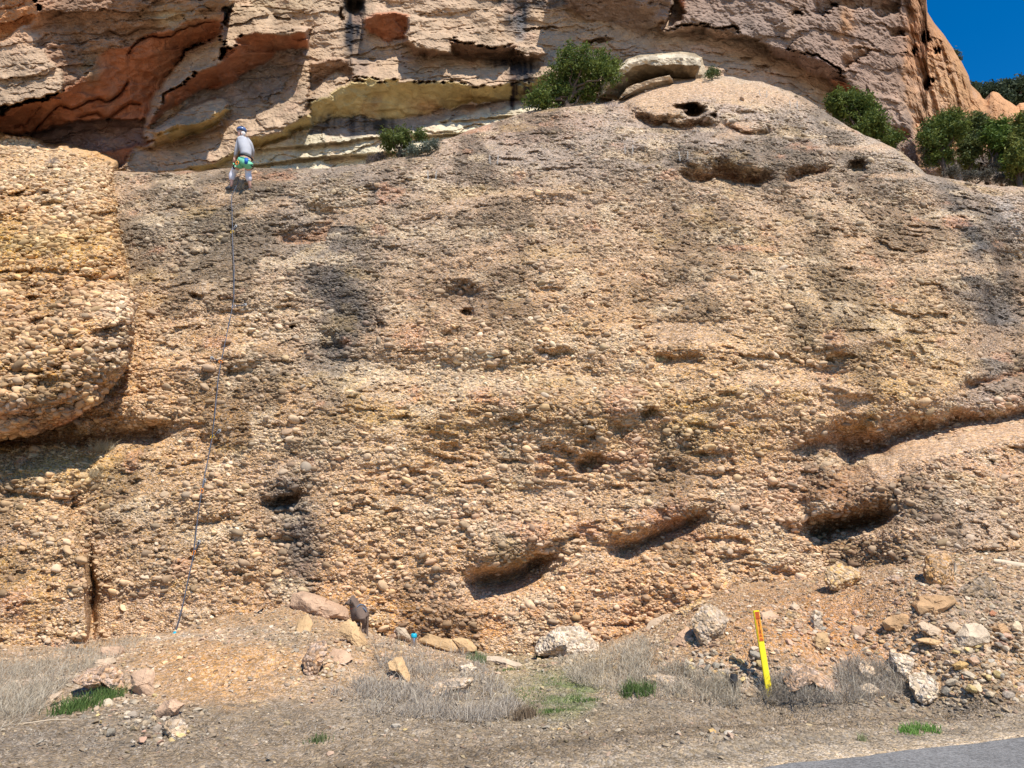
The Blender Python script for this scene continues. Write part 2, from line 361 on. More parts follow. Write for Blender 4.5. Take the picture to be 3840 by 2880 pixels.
def blob(c, u, v, cx, cy, rx, ry, color, k=1., ang=0, hard=1.):
    a = math.radians(ang); dx = (u-cx)*math.cos(a)+(v-cy)*math.sin(a); dy = -(u-cx)*math.sin(a)+(v-cy)*math.cos(a)
    m = np.clip(k*np.exp(-((dx/rx)**2+(dy/ry)**2)**hard), 0, 1)[..., None]
    return c*(1-m)+np.array(color)*m
def slab_col(u, v, X, Z):
    n1 = fbm(X*.5, Z*.8, 4, 71); n2 = fbm(X*2, Z*3, 4, 72)
    wu = u+120*n1; wv = v+80*n2
    c = np.ones(u.shape+(3,))*np.array((.53, .322, .165))
    B = lambda *a, **k: blob(c, wu, wv, *a, **k)
    c = B(3000, 480, 900, 200, (.47, .36, .26), .8)        # greyer pinkish dome top
    c = B(2200, 560, 800, 120, (.42, .31, .23), .8, ang=-8)
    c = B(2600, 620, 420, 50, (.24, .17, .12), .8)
    c = B(750, 850, 420, 260, (.33, .255, .17), .8)
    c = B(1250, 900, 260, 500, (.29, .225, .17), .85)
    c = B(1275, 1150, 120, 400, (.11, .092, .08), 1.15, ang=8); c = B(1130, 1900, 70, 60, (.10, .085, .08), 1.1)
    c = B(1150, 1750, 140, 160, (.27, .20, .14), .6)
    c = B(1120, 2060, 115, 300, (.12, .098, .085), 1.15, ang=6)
    c = B(640, 2050, 330, 330, (.36, .25, .15), .7)
    c = B(1700, 900, 500, 130, (.36, .265, .18), .6)
    c = B(1780, 1110, 180, 90, (.25, .165, .11), .7)
    c = B(2250, 1560, 600, 120, (.36, .22, .10), .75, ang=4)
    c = B(1500, 1620, 350, 110, (.40, .26, .11), .6)
    c = B(2680, 1560, 260, 130, (.46, .29, .10), .6)
    c = B(150, 1750, 260, 90, (.55, .36, .13), .85)
    c = B(120, 2120, 260, 300, (.46, .28, .13), .7)
    c = B(3500, 1250, 260, 220, (.42, .29, .15), .6)
    c = B(3050, 1150, 400, 250, (.50, .36, .20), .5)
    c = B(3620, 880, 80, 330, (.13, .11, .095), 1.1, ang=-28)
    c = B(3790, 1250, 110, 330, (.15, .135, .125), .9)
    c = B(3700, 1510, 260, 60, (.26, .20, .16), .8, ang=-8)
    c = B(3800, 830, 170, 90, (.38, .33, .29), .8, ang=30)
    c = B(3500, 1690, 500, 110, (.50, .29, .17), .9, ang=-8)
    c = B(2900, 1850, 350, 200, (.52, .33, .20), .7)
    c = B(3050, 1880, 220, 70, (.55, .26, .12), .6)
    c = B(3600, 1950, 280, 220, (.38, .28, .20), .8)
    c = B(2100, 1850, 700, 160, (.50, .33, .20), .6)
    c = B(2000, 2300, 1000, 190, (.54, .285, .13), .9)
    c = B(1750, 2060, 400, 120, (.44, .29, .17), .5)
    c = B(1700, 1400, 600, 60, (.54, .41, .27), .7)
    c = B(2000, 470, 300, 40, (.52, .30, .20), .7, ang=-8)
    c = B(2620, 420, 300, 80, (.52, .35, .25), .7)
    c = B(2650, 300, 330, 22, (.55, .47, .32), .7)
    c = B(3380, 640, 200, 60, (.40, .32, .24), .6)
    # patchy varnish and lichen stains
    up = ss(1500, 500, v)[..., None]; g_ = c.mean(-1, keepdims=True); c = c*(1-.45*up)+.45*up*(g_*np.array((1.05, .90, .76)))*.82
    m = ss(.05, .45, fbm(X*1.0, Z*.45, 5, 81)+.15*ss(2100, 600, v)); c = c*(1-.42*m[..., None])
    m = ss(.15, .5, fbm(X*1.3, Z*2.2, 4, 84)); c = c*(1-.6*m[..., None])+.6*m[..., None]*np.array((.56, .42, .27))
    m = ss(.3, .6, fbm(X*.9, Z*1.5, 4, 85)); c = c*(1-.25*m[..., None])+.25*m[..., None]*np.array((.50, .32, .11))
    m = ss(.38, .6, fbm(X*1.0, Z*1.6, 4, 89)); c = c*(1-.5*m[..., None])+.5*m[..., None]*np.array((.52, .26, .15))
    return c
print('slab')
NC, NR = 940, 440
us = np.linspace(-450, 4330, NC)
def build_sheet(us, top, bot, NR, depth_fn, rag=6):
    vt = np.interp(us, [q[0] for q in top], [q[1] for q in top])+rag*fbm(us*.02, us*0, 4, 13)
    vb = np.interp(us, [q[0] for q in bot], [q[1] for q in bot])
    r = np.linspace(0, 1, NR)[:, None]; V = vt+(vb-vt)*r; U = np.broadcast_to(us, V.shape).copy()
    return U, V
U, V = build_sheet(us, SL_TOP, [(-500, 2500), (300, 2500), (1300, 2480), (2000, 2480), (2600, 2430), (4400, 2330)], NR, None)
Y, LENS = slab_depth(U, V); UNDER = UND[0].copy()
PS = P(U, V, Y)
def normals(Pg):
    du = np.gradient(Pg, axis=1); dv = np.gradient(Pg, axis=0); n = np.cross(du, dv); L = np.linalg.norm(n, axis=-1, keepdims=True)
    n = n/np.maximum(L, 1e-12); n *= np.where(n[..., 1:2] > 0, -1, 1) if False else 1
    return n, L[..., 0]
def add_skirt(Pg, n=4, step=(0, .6, 1.5, 3, 6)):
    rows = [Pg[:1]+np.array([0, step[k], -.12*step[k]]) for k in range(n, 0, -1)]
    return np.concatenate(rows+[Pg], 0)
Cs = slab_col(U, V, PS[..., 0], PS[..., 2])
lc = np.array((.51, .335, .205)); Cs = Cs*(1-.8*LENS[..., None])+.8*LENS[..., None]*lc; Cs = Cs*(1-.7*UNDER[..., None])+.7*UNDER[..., None]*np.array((.34, .185, .105))  # undercut roofs tinted darker brown, putting their shade into the colour
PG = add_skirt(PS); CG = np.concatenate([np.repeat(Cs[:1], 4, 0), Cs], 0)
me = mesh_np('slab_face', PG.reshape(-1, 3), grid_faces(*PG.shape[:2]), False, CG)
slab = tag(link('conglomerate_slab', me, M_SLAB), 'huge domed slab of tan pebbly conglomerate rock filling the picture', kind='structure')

def gn_scatter(name, pts, scl, rot, col, mat, parent=None, variants=5, lump=.55, smooth=True, sub=2):
    me = bpy.data.meshes.new(name); n = len(pts); me.vertices.add(n); me.vertices.foreach_set('co', np.asarray(pts, np.float32).ravel())
    def at(nm, tp, arr, key): a = me.attributes.new(nm, tp, 'POINT'); a.data.foreach_set(key, arr.ravel())
    at('scl', 'FLOAT_VECTOR', np.asarray(scl, np.float32), 'vector'); at('erot', 'FLOAT_VECTOR', np.asarray(rot, np.float32), 'vector')
    c = np.ones((n, 4), np.float32); c[:, :3] = col; at('pcol', 'FLOAT_COLOR', c, 'color')
    at('vidx', 'INT', RNG.integers(0, variants, n).astype(np.int32), 'value')
    o = link(name, me, mat, parent); o['kind'] = 'stuff'
    g = bpy.data.node_groups.new(name+'_nodes', 'GeometryNodeTree'); N = g.nodes; L = g.links
    g.interface.new_socket('Geometry', in_out='INPUT', socket_type='NodeSocketGeometry'); g.interface.new_socket('Geometry', in_out='OUTPUT', socket_type='NodeSocketGeometry')
    gi = N.new('NodeGroupInput'); go = N.new('NodeGroupOutput'); jn = N.new('GeometryNodeJoinGeometry')
    for k in range(variants):
        ic = N.new('GeometryNodeMeshIcoSphere'); ic.inputs['Radius'].default_value = 1; ic.inputs['Subdivisions'].default_value = sub
        nz = N.new('ShaderNodeTexNoise'); nz.noise_dimensions = '4D'; nz.inputs['W'].default_value = k*3.7; nz.inputs['Scale'].default_value = .9; nz.inputs['Detail'].default_value = 1
        sb = N.new('ShaderNodeVectorMath'); sb.operation = 'SUBTRACT'; sb.inputs[1].default_value = (.5, .5, .5); L.new(nz.outputs['Color'], sb.inputs[0])
        sc = N.new('ShaderNodeVectorMath'); sc.operation = 'SCALE'; sc.inputs['Scale'].default_value = lump*2.2; L.new(sb.outputs[0], sc.inputs[0])
        sp = N.new('GeometryNodeSetPosition'); L.new(ic.outputs['Mesh'], sp.inputs['Geometry']); L.new(sc.outputs[0], sp.inputs['Offset'])
        sm = N.new('GeometryNodeSetShadeSmooth'); sm.inputs['Shade Smooth'].default_value = smooth; L.new(sp.outputs[0], sm.inputs[0])
        mt = N.new('GeometryNodeSetMaterial'); mt.inputs['Material'].default_value = mat; L.new(sm.outputs[0], mt.inputs[0])
        gt = N.new('GeometryNodeGeometryToInstance'); L.new(mt.outputs[0], gt.inputs[0]); L.new(gt.outputs[0], jn.inputs[0])
    ip = N.new('GeometryNodeInstanceOnPoints'); L.new(gi.outputs[0], ip.inputs['Points']); L.new(jn.outputs[0], ip.inputs['Instance']); ip.inputs['Pick Instance'].default_value = True
    def na(nm, dt):
        q = N.new('GeometryNodeInputNamedAttribute'); q.data_type = dt; q.inputs['Name'].default_value = nm; return [x for x in q.outputs if x.enabled][0]
    L.new(na('vidx', 'INT'), ip.inputs['Instance Index']); L.new(na('scl', 'FLOAT_VECTOR'), ip.inputs['Scale'])
    er = N.new('FunctionNodeEulerToRotation'); L.new(na('erot', 'FLOAT_VECTOR'), er.inputs[0]); L.new(er.outputs[0], ip.inputs['Rotation'])
    L.new(ip.outputs[0], go.inputs[0])
    md = o.modifiers.new('scatter', 'NODES'); md.node_group = g
    return o
COBBLE_MESH = []
for k in range(7):
    bm = bmesh.new(); bmesh.ops.create_icosphere(bm, subdivisions=2, radius=1)
    rr = random.Random(k); ax = [Vector((rr.uniform(-1, 1), rr.uniform(-1, 1), rr.uniform(-1, 1))).normalized() for _ in range(9)]; hh = [rr.uniform(.62, .92) for _ in ax]
    for v_ in bm.verts:
        for a_, h_ in zip(ax, hh):
            d_ = v_.co.dot(a_)
            if d_ > h_: v_.co -= a_*(d_-h_)*.8
    me = bpy.data.meshes.new('cobble'); bm.to_mesh(me); bm.free(); me.polygons.foreach_set('use_smooth', [True]*len(me.polygons)); me.materials.append(M_COB); COBBLE_MESH.append(me)
def peb_tint(base, n, hi=.72, sat=.36):
    """stone colours: the ground mass colour pulled towards cream, grey, rose or ochre"""
    pal = np.array([(.62, .52, .38), (.55, .42, .27), (.48, .36, .24), (.46, .38, .29), (.55, .36, .25), (.60, .45, .24), (.36, .30, .24), (.68, .60, .48)])
    q = pal[RNG.choice(len(pal), n, p=[.18, .22, .18, .09, .11, .10, .06, .06])]
    lum = base.mean(1, keepdims=True)/.36
    return np.clip((base*(1-sat)+q*sat*np.clip(lum, .25, 1.1)**.8)*RNG.uniform(.55, 1.42, (n, 1)), .02, hi)
def sample_sheet(Pg, n, wt):
    nrm, area = normals(Pg); a = (area*wt)[:-1, :-1]; p = a.ravel()/a.sum()
    idx = RNG.choice(p.size, n, p=p); r, c = np.divmod(idx, a.shape[1])
    fr = RNG.random((n, 1)); fc = RNG.random((n, 1))
    pos = (Pg[r, c]*(1-fr)*(1-fc)+Pg[r+1, c]*fr*(1-fc)+Pg[r, c+1]*(1-fr)*fc+Pg[r+1, c+1]*fr*fc)
    return pos, nrm[r, c], r, c
def pebble_field(name, Pg, Cg, U, V, lens, parent, n_small, n_cob, dens=None, size=.0088, bed=-.1):
    nrm, area = normals(Pg); vd = -P(U, V, 1.)+np.array([0, 0, EYE]); vd = vd/np.linalg.norm(vd, axis=-1, keepdims=True)
    sgn = np.sign((nrm*vd).sum(-1).mean()); fac = np.clip((nrm*vd).sum(-1)*sgn, 0.02, 1)
    X, Z = Pg[..., 0], Pg[..., 2]
    wt = np.minimum(fac*2.0, 1)*(1-.97*lens)*(.12+1.0*ss(-.35, .4, fbm(X*.9, Z*2.0, 4, 111)))/np.maximum(fac, .3)
    inimg = ((U > -200) & (U < 4040)).astype(float); wt = wt*(inimg*.9+.1)
    if dens is not None: wt = wt*dens
    pos, nn, r, c = sample_sheet(Pg, n_small, wt*fac)
    sz = size*np.exp(RNG.normal(0, .68, n_small)); sz = np.clip(sz, .0055, .07)
    sz *= np.interp(V[r, c], [300, 800, 1300, 2000, 2500], [.95, 1., 1.1, 1.12, 1.0])
    elong = RNG.uniform(1.0, 1.75, n_small); flat = RNG.uniform(.55, .95, n_small)
    scl = np.stack([sz*elong, sz*RNG.uniform(.75, 1.1, n_small), sz*flat], 1)
    rot = np.stack([RNG.normal(0, .35, n_small), -bed+RNG.normal(0, .32, n_small), RNG.uniform(-.8, .8, n_small)], 1)
    pos = pos+nn*sgn*(sz*RNG.uniform(-.25, .35, n_small))[:, None]
    gn_scatter(name, pos, scl, rot, peb_tint(Cg[r, c], n_small), M_PEB, parent)
    # the largest cobbles, one object each
    band = np.clip(ss(1150, 1500, V)+ss(.0, .4, fbm(X*.6, Z*1.1, 3, 115))*.6, .05, 1.4)*((U > 0) & (U < 3840) & (V < 2420))
    pos, nn, r, c = sample_sheet(Pg, n_cob, wt*fac*band)
    cc = peb_tint(Cg[r, c], n_cob, sat=.5)
    for i in range(n_cob):
        s = .042*math.exp(random.gauss(.1, .34)); s = min(max(s, .034), .11)
        o = bpy.data.objects.new('cobble', COBBLE_MESH[i % 7]); COL.objects.link(o); o.parent = parent
        o.location = pos[i]+nn[i]*sgn*s*random.uniform(.0, .35)
        o.scale = (s*random.uniform(1, 1.6), s*random.uniform(.7, 1), s*random.uniform(.6, .95)); o.rotation_euler = (random.gauss(0, .3), -bed+random.gauss(0, .35), random.uniform(-.7, .7))
        o.color = (*cc[i], 1)
pebble_field('pebbles', PS, Cs, U, V, np.maximum(LENS, UNDER*.75), slab, 250000, 290)

# ------------------------------------------------------------ left buttress standing in front of the slab
print('buttress')
BUT = [(-900, 470), (0, 502), (88, 517), (176, 549), (282, 564), (353, 579), (376, 594), (423, 617), (420, 645), (427, 717), (448, 862), (477, 1006), (499, 1115), (506, 1209),
       (499, 1281), (485, 1368), (434, 1440), (362, 1513), (290, 1570), (239, 1590), (120, 1628), (0, 1648), (-300, 1660), (-900, 1660)]
ub = np.linspace(-800, 560, 380); vb_ = np.linspace(470, 1700, 330); U, V = np.meshgrid(ub, vb_)
y0 = slab_nom(U, V); p = P(U, V, y0); X, Z = p[..., 0], p[..., 2]
wu = U+10*fbm(X*3, Z*3, 4, 201); wv = V+10*fbm(X*3, Z*3, 4, 202)
d = sdist(BUT, wu, wv)
round_ = np.interp(V, [500, 1100, 1450], [1.1, 1.25, 1.75])*(1-np.sqrt(np.clip(1-(1-np.clip(d/np.interp(V, [500, 900, 1200, 1400, 1650], [110, 130, 170, 300, 380]), 0, 1))**2, 0, 1)))
Y = y0-np.interp(V, [500, 1100, 1500], [1.4, 1.75, 2.3])+round_+.2*fbm(X*.5, Z*.8, 3, 211)+.1*fbm(X*1.3, Z*2.5, 4, 212)+.04*fbm(X*4, Z*7, 3, 213)
Y += .5*(1-ss(560, 760, V+.12*(400-U)))
f1, f2, _ = worley(X*6, Z*9, 7); Y += .04*np.clip(f1, 0, .8); Y += .16*ridge(X*.5, Z*1.3, 4, 215)*.5; f1, f2, _ = worley(X*12, Z*17, 8); Y += .03*np.clip(f1, 0, .8)
Y += .2*ss(.2, .5, fbm(X*1.4, Z*3.2, 4, 221))+.09*ss(.3, .5, fbm(X*4, Z*7, 3, 222))
Y += .16*np.exp(-((V-np.interp(U, [0, 200, 330, 480], [1030, 1020, 1050, 1040]))/14)**2)*ss(0, 200, U)
Y = np.where(d < 0, Y+np.clip(-d, 0, 30)*.12, Y)
PB = P(U, V, Y)
c = np.ones(U.shape+(3,))*np.array((.52, .285, .11)); n1 = fbm(X*.6, Z, 4, 231); wu = U+90*n1; wv = V+90*fbm(X, Z*1.5, 4, 232)
for a in ((150, 620, 300, 90, (.56, .38, .22), .8), (120, 900, 300, 80, (.52, .33, .10), .8), (300, 720, 160, 120, (.55, .38, .22), .7), (200, 1180, 260, 130, (.50, .30, .15), .7), (430, 1250, 80, 150, (.60, .44, .30), .8),
          (150, 1400, 300, 90, (.40, .24, .11), .7), (250, 1560, 300, 60, (.34, .16, .10), .8), (60, 1190, 110, 40, (.36, .18, .08), .7)):
    c = blob(c, wu, wv, *a)
m = ss(.15, .5, fbm(X*1.2, Z*1.2, 4, 241))[..., None]; c = c*(1-.3*m)
butt = tag(link('rock_buttress', mesh_np('rock_buttress', PB.reshape(-1, 3), grid_faces(*U.shape, keep=d > -26), False, c), M_BUTT), 'bulging orange conglomerate buttress overhanging the left edge of the slab', kind='structure')
pebble_field('buttress_pebbles', PB, c, U, V, np.where(d < -4, 1., 0.), butt, 52000, 160, dens=((U > -250) & (d > 0)).astype(float), size=.0135, bed=.05)

# ------------------------------------------------------------ the upper cliff: planes painted in depth order
print('cliff')
TAN = (.46, .325, .215); RED = (.40, .16, .08); YEL = (.56, .42, .19); CRM = (.63, .54, .38); BRN = (.34, .21, .135); GRY = (.34, .27, .22); DRK = (.31, .21, .155); ORG = (.55, .29, .14)  # GRY is tan rock with cast shadow put into its colour
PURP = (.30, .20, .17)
# offsets in metres from the nominal cliff distance, - is nearer
CL = [
 (TAN, t1((0, 270, -3.6), (60, 240, -3.8), (180, 150, -4.0), (290, 320, -3.8), (385, 450, -3.8), (400, 600, -4.2), (200, 620, -4.4), (60, 660, -4.4), (-800, 800, -4.4), (-800, 270, -3.8))),
 (ORG, t1((-800, -600, -5.0), (235, -600, -5.0), (235, 0, -4.6), (240, 80, -4.2), (180, 150, -3.6), (60, 240, -3.2), (0, 270, -3.2), (-800, 300, -3.2))),
 (BRN, t1((235, -600, -4.9), (1480, -600, -4.6), (1480, 0, -3.6), (1420, 60, -3.0), (1400, 130, -2.6), (1250, 110, -2.6), (1150, 170, -2.4), (1000, 190, -2.4), (900, 260, -2.2), (660, 330, -2.3), (540, 460, -2.5), (400, 600, -2.9), (385, 450, -3.0), (290, 320, -3.6), (180, 150, -4.0), (240, 60, -4.6))),
 (RED, t1((-800, 800, -2.0), (0, 740, -2.6), (60, 670, -3.0), (400, 600, -3.1), (540, 460, -2.7), (660, 330, -2.4), (900, 260, -2.4), (1000, 190, -2.5), (1150, 170, -2.5), (1250, 110, -2.7), (1400, 130, -2.7), (1420, 60, -2.8), (1430, 200, -1.2), (1360, 250, -.9), (1180, 320, -.5), (1060, 480, 0.0), (950, 650, .3), (930, 800, .5), (900, 930, .6), (640, 990, .5), (300, 900, 0.), (0, 850, -.8), (-800, 950, -.8))),
 (PURP, t1((-800, 860, -.5), (0, 850, -.2), (150, 870, .2), (470, 780, .6), (930, 740, .8), (920, 900, .8), (720, 960, .7), (600, 990, .6), (720, 1300, .6), (-800, 1300, -.3))),
 (RED, t1((580, 985, .3), (760, 950, .35), (920, 900, .3), (985, 880, .0), (900, 940, .3), (830, 990, .5), (810, 1040, .7), (740, 1090, .7), (640, 1020, .5))),
 (TAN, t1((1360, 250, -1.2), (1410, 210, -1.6), (1430, 300, -1.9), (1410, 390, -1.8), (1280, 450, -1.6), (1150, 530, -1.5), (1040, 610, -1.3), (980, 720, -1.1), (950, 800, -.9), (925, 780, -.2), (950, 660, -.2), (1060, 490, -.5), (1180, 330, -.8))),
 (TAN, t1((1410, 200, -1.6), (1450, 110, -1.3), (1500, 40, -1.0), (1560, 40, -1.0), (1700, 70, -1.0), (1760, 110, -1.1), (1780, 160, -1.3), (1990, 170, -1.3), (1950, 220, -1.4), (1620, 210, -1.8), (1560, 240, -1.9), (1470, 300, -2.0), (1430, 290, -2.0))),
 (RED, t1((1410, 390, -1.6), (1470, 300, -1.7), (1620, 210, -1.6), (1950, 220, -1.2), (1965, 300, .2), (1780, 320, .3), (1700, 390, .35), (1570, 480, .3), (1400, 550, .2), (1230, 600, .0), (1130, 660, -.1), (1000, 750, -.2), (950, 820, -.3), (960, 760, -.8), (1050, 610, -1.1), (1280, 450, -1.5))),
 (GRY, t1((1780, 320, .4), (1965, 300, .3), (1940, 380, .2), (1790, 560, .1), (1690, 640, .0), (1590, 690, -.1), (1480, 690, .0), (1440, 620, .1), (1280, 650, .1), (1130, 720, .0), (1230, 600, .2), (1400, 550, .3), (1570, 480, .4), (1700, 390, .45))),
 (TAN, t1((990, 840, -.9), (1000, 810, -.8), (1130, 730, -.6), (1280, 650, -.5), (1410, 610, -.5), (1460, 660, -.8), (1440, 700, -1.0), (1300, 770, -1.1), (1100, 820, -1.2), (1040, 850, -1.2))),
 (YEL, t1((1000, 840, -1.0), (1040, 850, -1.1), (1100, 820, -1.1), (1300, 770, -1.0), (1440, 700, -.9), (1480, 690, -.2), (1380, 800, .3), (1160, 880, .3), (1000, 930, .3), (970, 890, -.2))),
 (TAN, t1((815, 1090, -.2), (860, 960, .1), (990, 930, .35), (1160, 890, .35), (1380, 810, .3), (1490, 700, .0), (1590, 690, .0), (1700, 640, .0), (1800, 560, .1), (1950, 380, .2), (1975, 480, -.2), (1980, 590, -.5), (1960, 680, -.7), (1940, 740, -.8), (1780, 830, -.9), (1600, 880, -.9), (1560, 960, -.9), (1400, 1030, -.7), (1150, 1090, -.5), (950, 1115, -.4))),
 (YEL, t1((950, 1115, -.3), (1150, 1090, -.4), (1400, 1030, -.5), (1600, 880, -.8), (1780, 830, -.8), (1940, 740, -.7), (2060, 690, -.8), (2212, 700, -.4), (2212, 750, .5), (2060, 800, .5), (1900, 830, .4), (1620, 950, .3), (1450, 1050, .2), (1280, 1090, .1))),
 # centre: BRN undersides below lit TAN blocks put shade into the colour
 (BRN, t2((0, 380, -.6), (100, 365, -.5), (180, 385, -.4), (200, 515, .4), (120, 440, .4), (0, 540, .5), (-60, 560, .5), (-60, 400, -.3))),
 (TAN, t2((-60, 640, -.3), (0, 545, -.1), (100, 450, .1), (200, 520, -.1), (120, 590, -.5), (60, 640, -.7))),
 (RED, t2((290, 130, -1.0), (300, 110, -1.2), (380, 80, -1.2), (480, 75, -1.2), (560, 95, -1.0), (545, 150, -.3), (535, 250, .5), (440, 268, .6), (370, 250, .5), (300, 190, -.1))),
 (TAN, t2((545, 110, -1.6), (600, 100, -1.5), (740, 140, -1.3), (840, 240, -1.2), (850, 330, -1.5), (760, 320, -1.7), (600, 290, -1.8), (545, 230, -1.7))),
 (BRN, t2((545, 230, -1.6), (600, 290, -1.7), (760, 320, -1.6), (850, 330, -1.4), (855, 358, -.4), (720, 372, .0), (600, 355, .0), (540, 270, -.2))),
 (TAN, t2((840, 240, -1.3), (900, 180, -1.2), (1120, 160, -1.2), (1160, 230, -1.3), (1255, 275, -1.3), (1200, 298, -1.5), (1050, 290, -1.5), (900, 255, -1.5))),
 (BRN, t2((838, 255, -1.3), (900, 258, -1.4), (1050, 293, -1.4), (1200, 300, -1.4), (1262, 280, -1.3), (1280, 300, -.4), (1250, 345, .5), (1270, 370, .7), (1200, 388, .7), (1050, 378, .6), (900, 348, .5), (855, 310, .2))),
 (TAN, t2((1255, 320, -1.2), (1290, 300, -1.3), (1420, 310, -1.2), (1450, 340, -1.1), (1400, 350, -1.2), (1300, 345, -1.3))),
 (BRN, t2((1255, 322, -1.2), (1300, 345, -1.2), (1400, 350, -1.1), (1450, 340, -1.0), (1400, 372, .0), (1330, 388, .2), (1260, 372, .2))),
 (TAN, t2((190, 385, -.2), (860, 350, .1), (1050, 385, .3), (1270, 390, .2), (1500, 420, .1), (1500, 480, -.3), (1400, 503, -.5), (1230, 522, -.8), (1000, 545, -1.0), (900, 522, -1.1), (440, 520, -1.1), (200, 495, -.9))),
 (YEL, t2((-60, 800, .6), (-60, 650, -.6), (40, 620, -.7), (200, 500, -.8), (440, 522, -1.0), (900, 524, -1.0), (1000, 547, -.9), (1230, 524, -.7), (1420, 500, -.4), (1330, 600, .5), (1250, 635, .8), (1000, 650, .9), (840, 690, 1.0), (640, 735, 1.0), (480, 775, 1.0), (150, 745, .9), (0, 795, .7))),
 (GRY, t2((-60, 800, .7), (0, 795, .8), (150, 745, 1.0), (480, 775, 1.1), (640, 735, 1.1), (850, 690, 1.1), (1300, 610, .9), (1310, 645, .7), (1000, 715, .8), (850, 755, .8), (640, 815, .8), (400, 875, .8), (200, 885, .8), (-60, 860, .8))),
 # dark recess at the top, its shade put into the colour
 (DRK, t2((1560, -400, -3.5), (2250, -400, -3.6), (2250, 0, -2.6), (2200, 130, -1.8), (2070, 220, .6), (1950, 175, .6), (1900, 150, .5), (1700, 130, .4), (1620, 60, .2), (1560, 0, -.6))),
 (RED, t3((210, -60, -2.0), (380, -60, -2.0), (375, 30, -1.4), (330, 75, -.6), (250, 70, -.6), (230, 20, -1.2))),
 # right: dark conglomerate mass above the slanting ledge
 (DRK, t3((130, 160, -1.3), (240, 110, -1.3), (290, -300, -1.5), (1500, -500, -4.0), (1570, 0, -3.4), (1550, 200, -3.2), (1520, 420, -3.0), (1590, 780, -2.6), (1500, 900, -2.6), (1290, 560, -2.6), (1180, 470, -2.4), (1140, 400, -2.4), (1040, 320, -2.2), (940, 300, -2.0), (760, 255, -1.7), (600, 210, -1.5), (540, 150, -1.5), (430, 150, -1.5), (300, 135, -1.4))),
 (BRN, t3((130, 165, -1.2), (300, 140, -1.3), (430, 155, -1.4), (540, 158, -1.4), (600, 215, -1.3), (500, 230, .0), (430, 220, .0), (370, 180, -.2), (150, 190, -.3))),
 (PURP, t3((740, 250, -1.6), (940, 302, -1.9), (1040, 325, -2.1), (1140, 405, -2.3), (1180, 475, -2.3), (1290, 545, -2.4), (1150, 500, -.2), (1080, 470, .0), (1000, 430, .1), (930, 395, .1), (870, 355, .1), (760, 320, .0))),
 (RED, t3((1080, 440, -1.2), (1180, 480, -2.0), (1290, 548, -2.2), (1210, 545, -.4), (1120, 495, -.1))),
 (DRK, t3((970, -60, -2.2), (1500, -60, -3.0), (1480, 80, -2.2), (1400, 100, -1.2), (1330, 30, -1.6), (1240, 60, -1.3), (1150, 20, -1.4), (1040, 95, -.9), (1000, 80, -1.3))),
 (BRN, t3((1150, 300, -2.6), (1260, 265, -2.8), (1390, 290, -2.8), (1330, 310, -2.2), (1240, 360, -1.4), (1170, 400, -1.2), (1145, 360, -1.8))),
 (DRK, t3((1425, 150, -2.8), (1500, 165, -2.8), (1508, 205, -1.8), (1430, 215, -1.8))),
 # orange right-hand face
 (ORG, t3((1550, 0, -3.2), (1570, -500, -3.6), (2300, -500, -3), (2400, 700, -1.2), (2250, 900, -1.2), (1590, 1000, -2.4), (1560, 780, -2.4), (1520, 420, -2.8), (1545, 200, -3.1))),
 (DRK, t3((1350, 540, -3.3), (1450, 560, -3.3), (1530, 600, -3.2), (1560, 700, -3.1), (1560, 760, -2.9), (1430, 725, -3.0), (1350, 640, -3.1))),
 (RED, t3((1420, 745, -2.9), (1520, 750, -2.9), (1550, 790, -2.2), (1500, 810, -1.6), (1420, 800, -1.6))),
 (ORG, t3((1565, 660, -2.8), (1640, 700, -2.6), (1590, 725, -1.5), (1570, 700, -1.6))),
]
CL_TOP = [(-500, -420), (3400, -420), (3450, -250), (3470, -80), (3474, 0), (3478, 44), (3505, 88), (3537, 126), (3575, 183), (3600, 221), (3614, 250), (3632, 281), (3641, 315), (3675, 349), (3684, 366), (3700, 372), (3708, 362), (3712, 349), (3723, 342), (3743, 346), (3768, 369), (3811, 400), (3822, 388), (3840, 385), (3900, 400), (4400, 560)]
us = np.unique(np.concatenate([np.linspace(-450, 3440, 690), np.linspace(3440, 3860, 110), np.linspace(3860, 4330, 50)]))
U, V = build_sheet(us, CL_TOP, [(-500, 760), (400, 720), (2400, 680), (3000, 560), (3400, 760), (4400, 840)], 330, None, 5)
ynom = np.interp(U, [-500, 1200, 2400, 3000, 3400, 3600, 3840, 4300], [19.2, 19.7, 21.2, 22.8, 25.2, 27.5, 32, 39])
p = P(U, V, ynom); X, Z = p[..., 0], p[..., 2]
W = U+11*fbm(X*1.2, Z*1.2, 4, 301)+4*fbm(X*6, Z*6, 2, 303); W2 = V+9*fbm(X*1.2, Z*1.2, 4, 302)+4*fbm(X*6, Z*6, 2, 304)
_, _, i1 = worley(X*1.7+.2*fbm(X*3, Z*3, 2, 6), (Z-.2*X)*2.6, 305); _, _, i2 = worley(X*5.2, (Z-.2*X)*7, 306); W = W+17*(i1-.5)+5*(i2-.5); W2 = W2+14*((i1*7.3) % 1-.5)+5*((i2*5.1) % 1-.5)
off = .35*fbm(X*.35, Z*.5, 3, 311)+(450-V)/900*.9
col = np.ones(U.shape+(3,))*np.array(TAN)
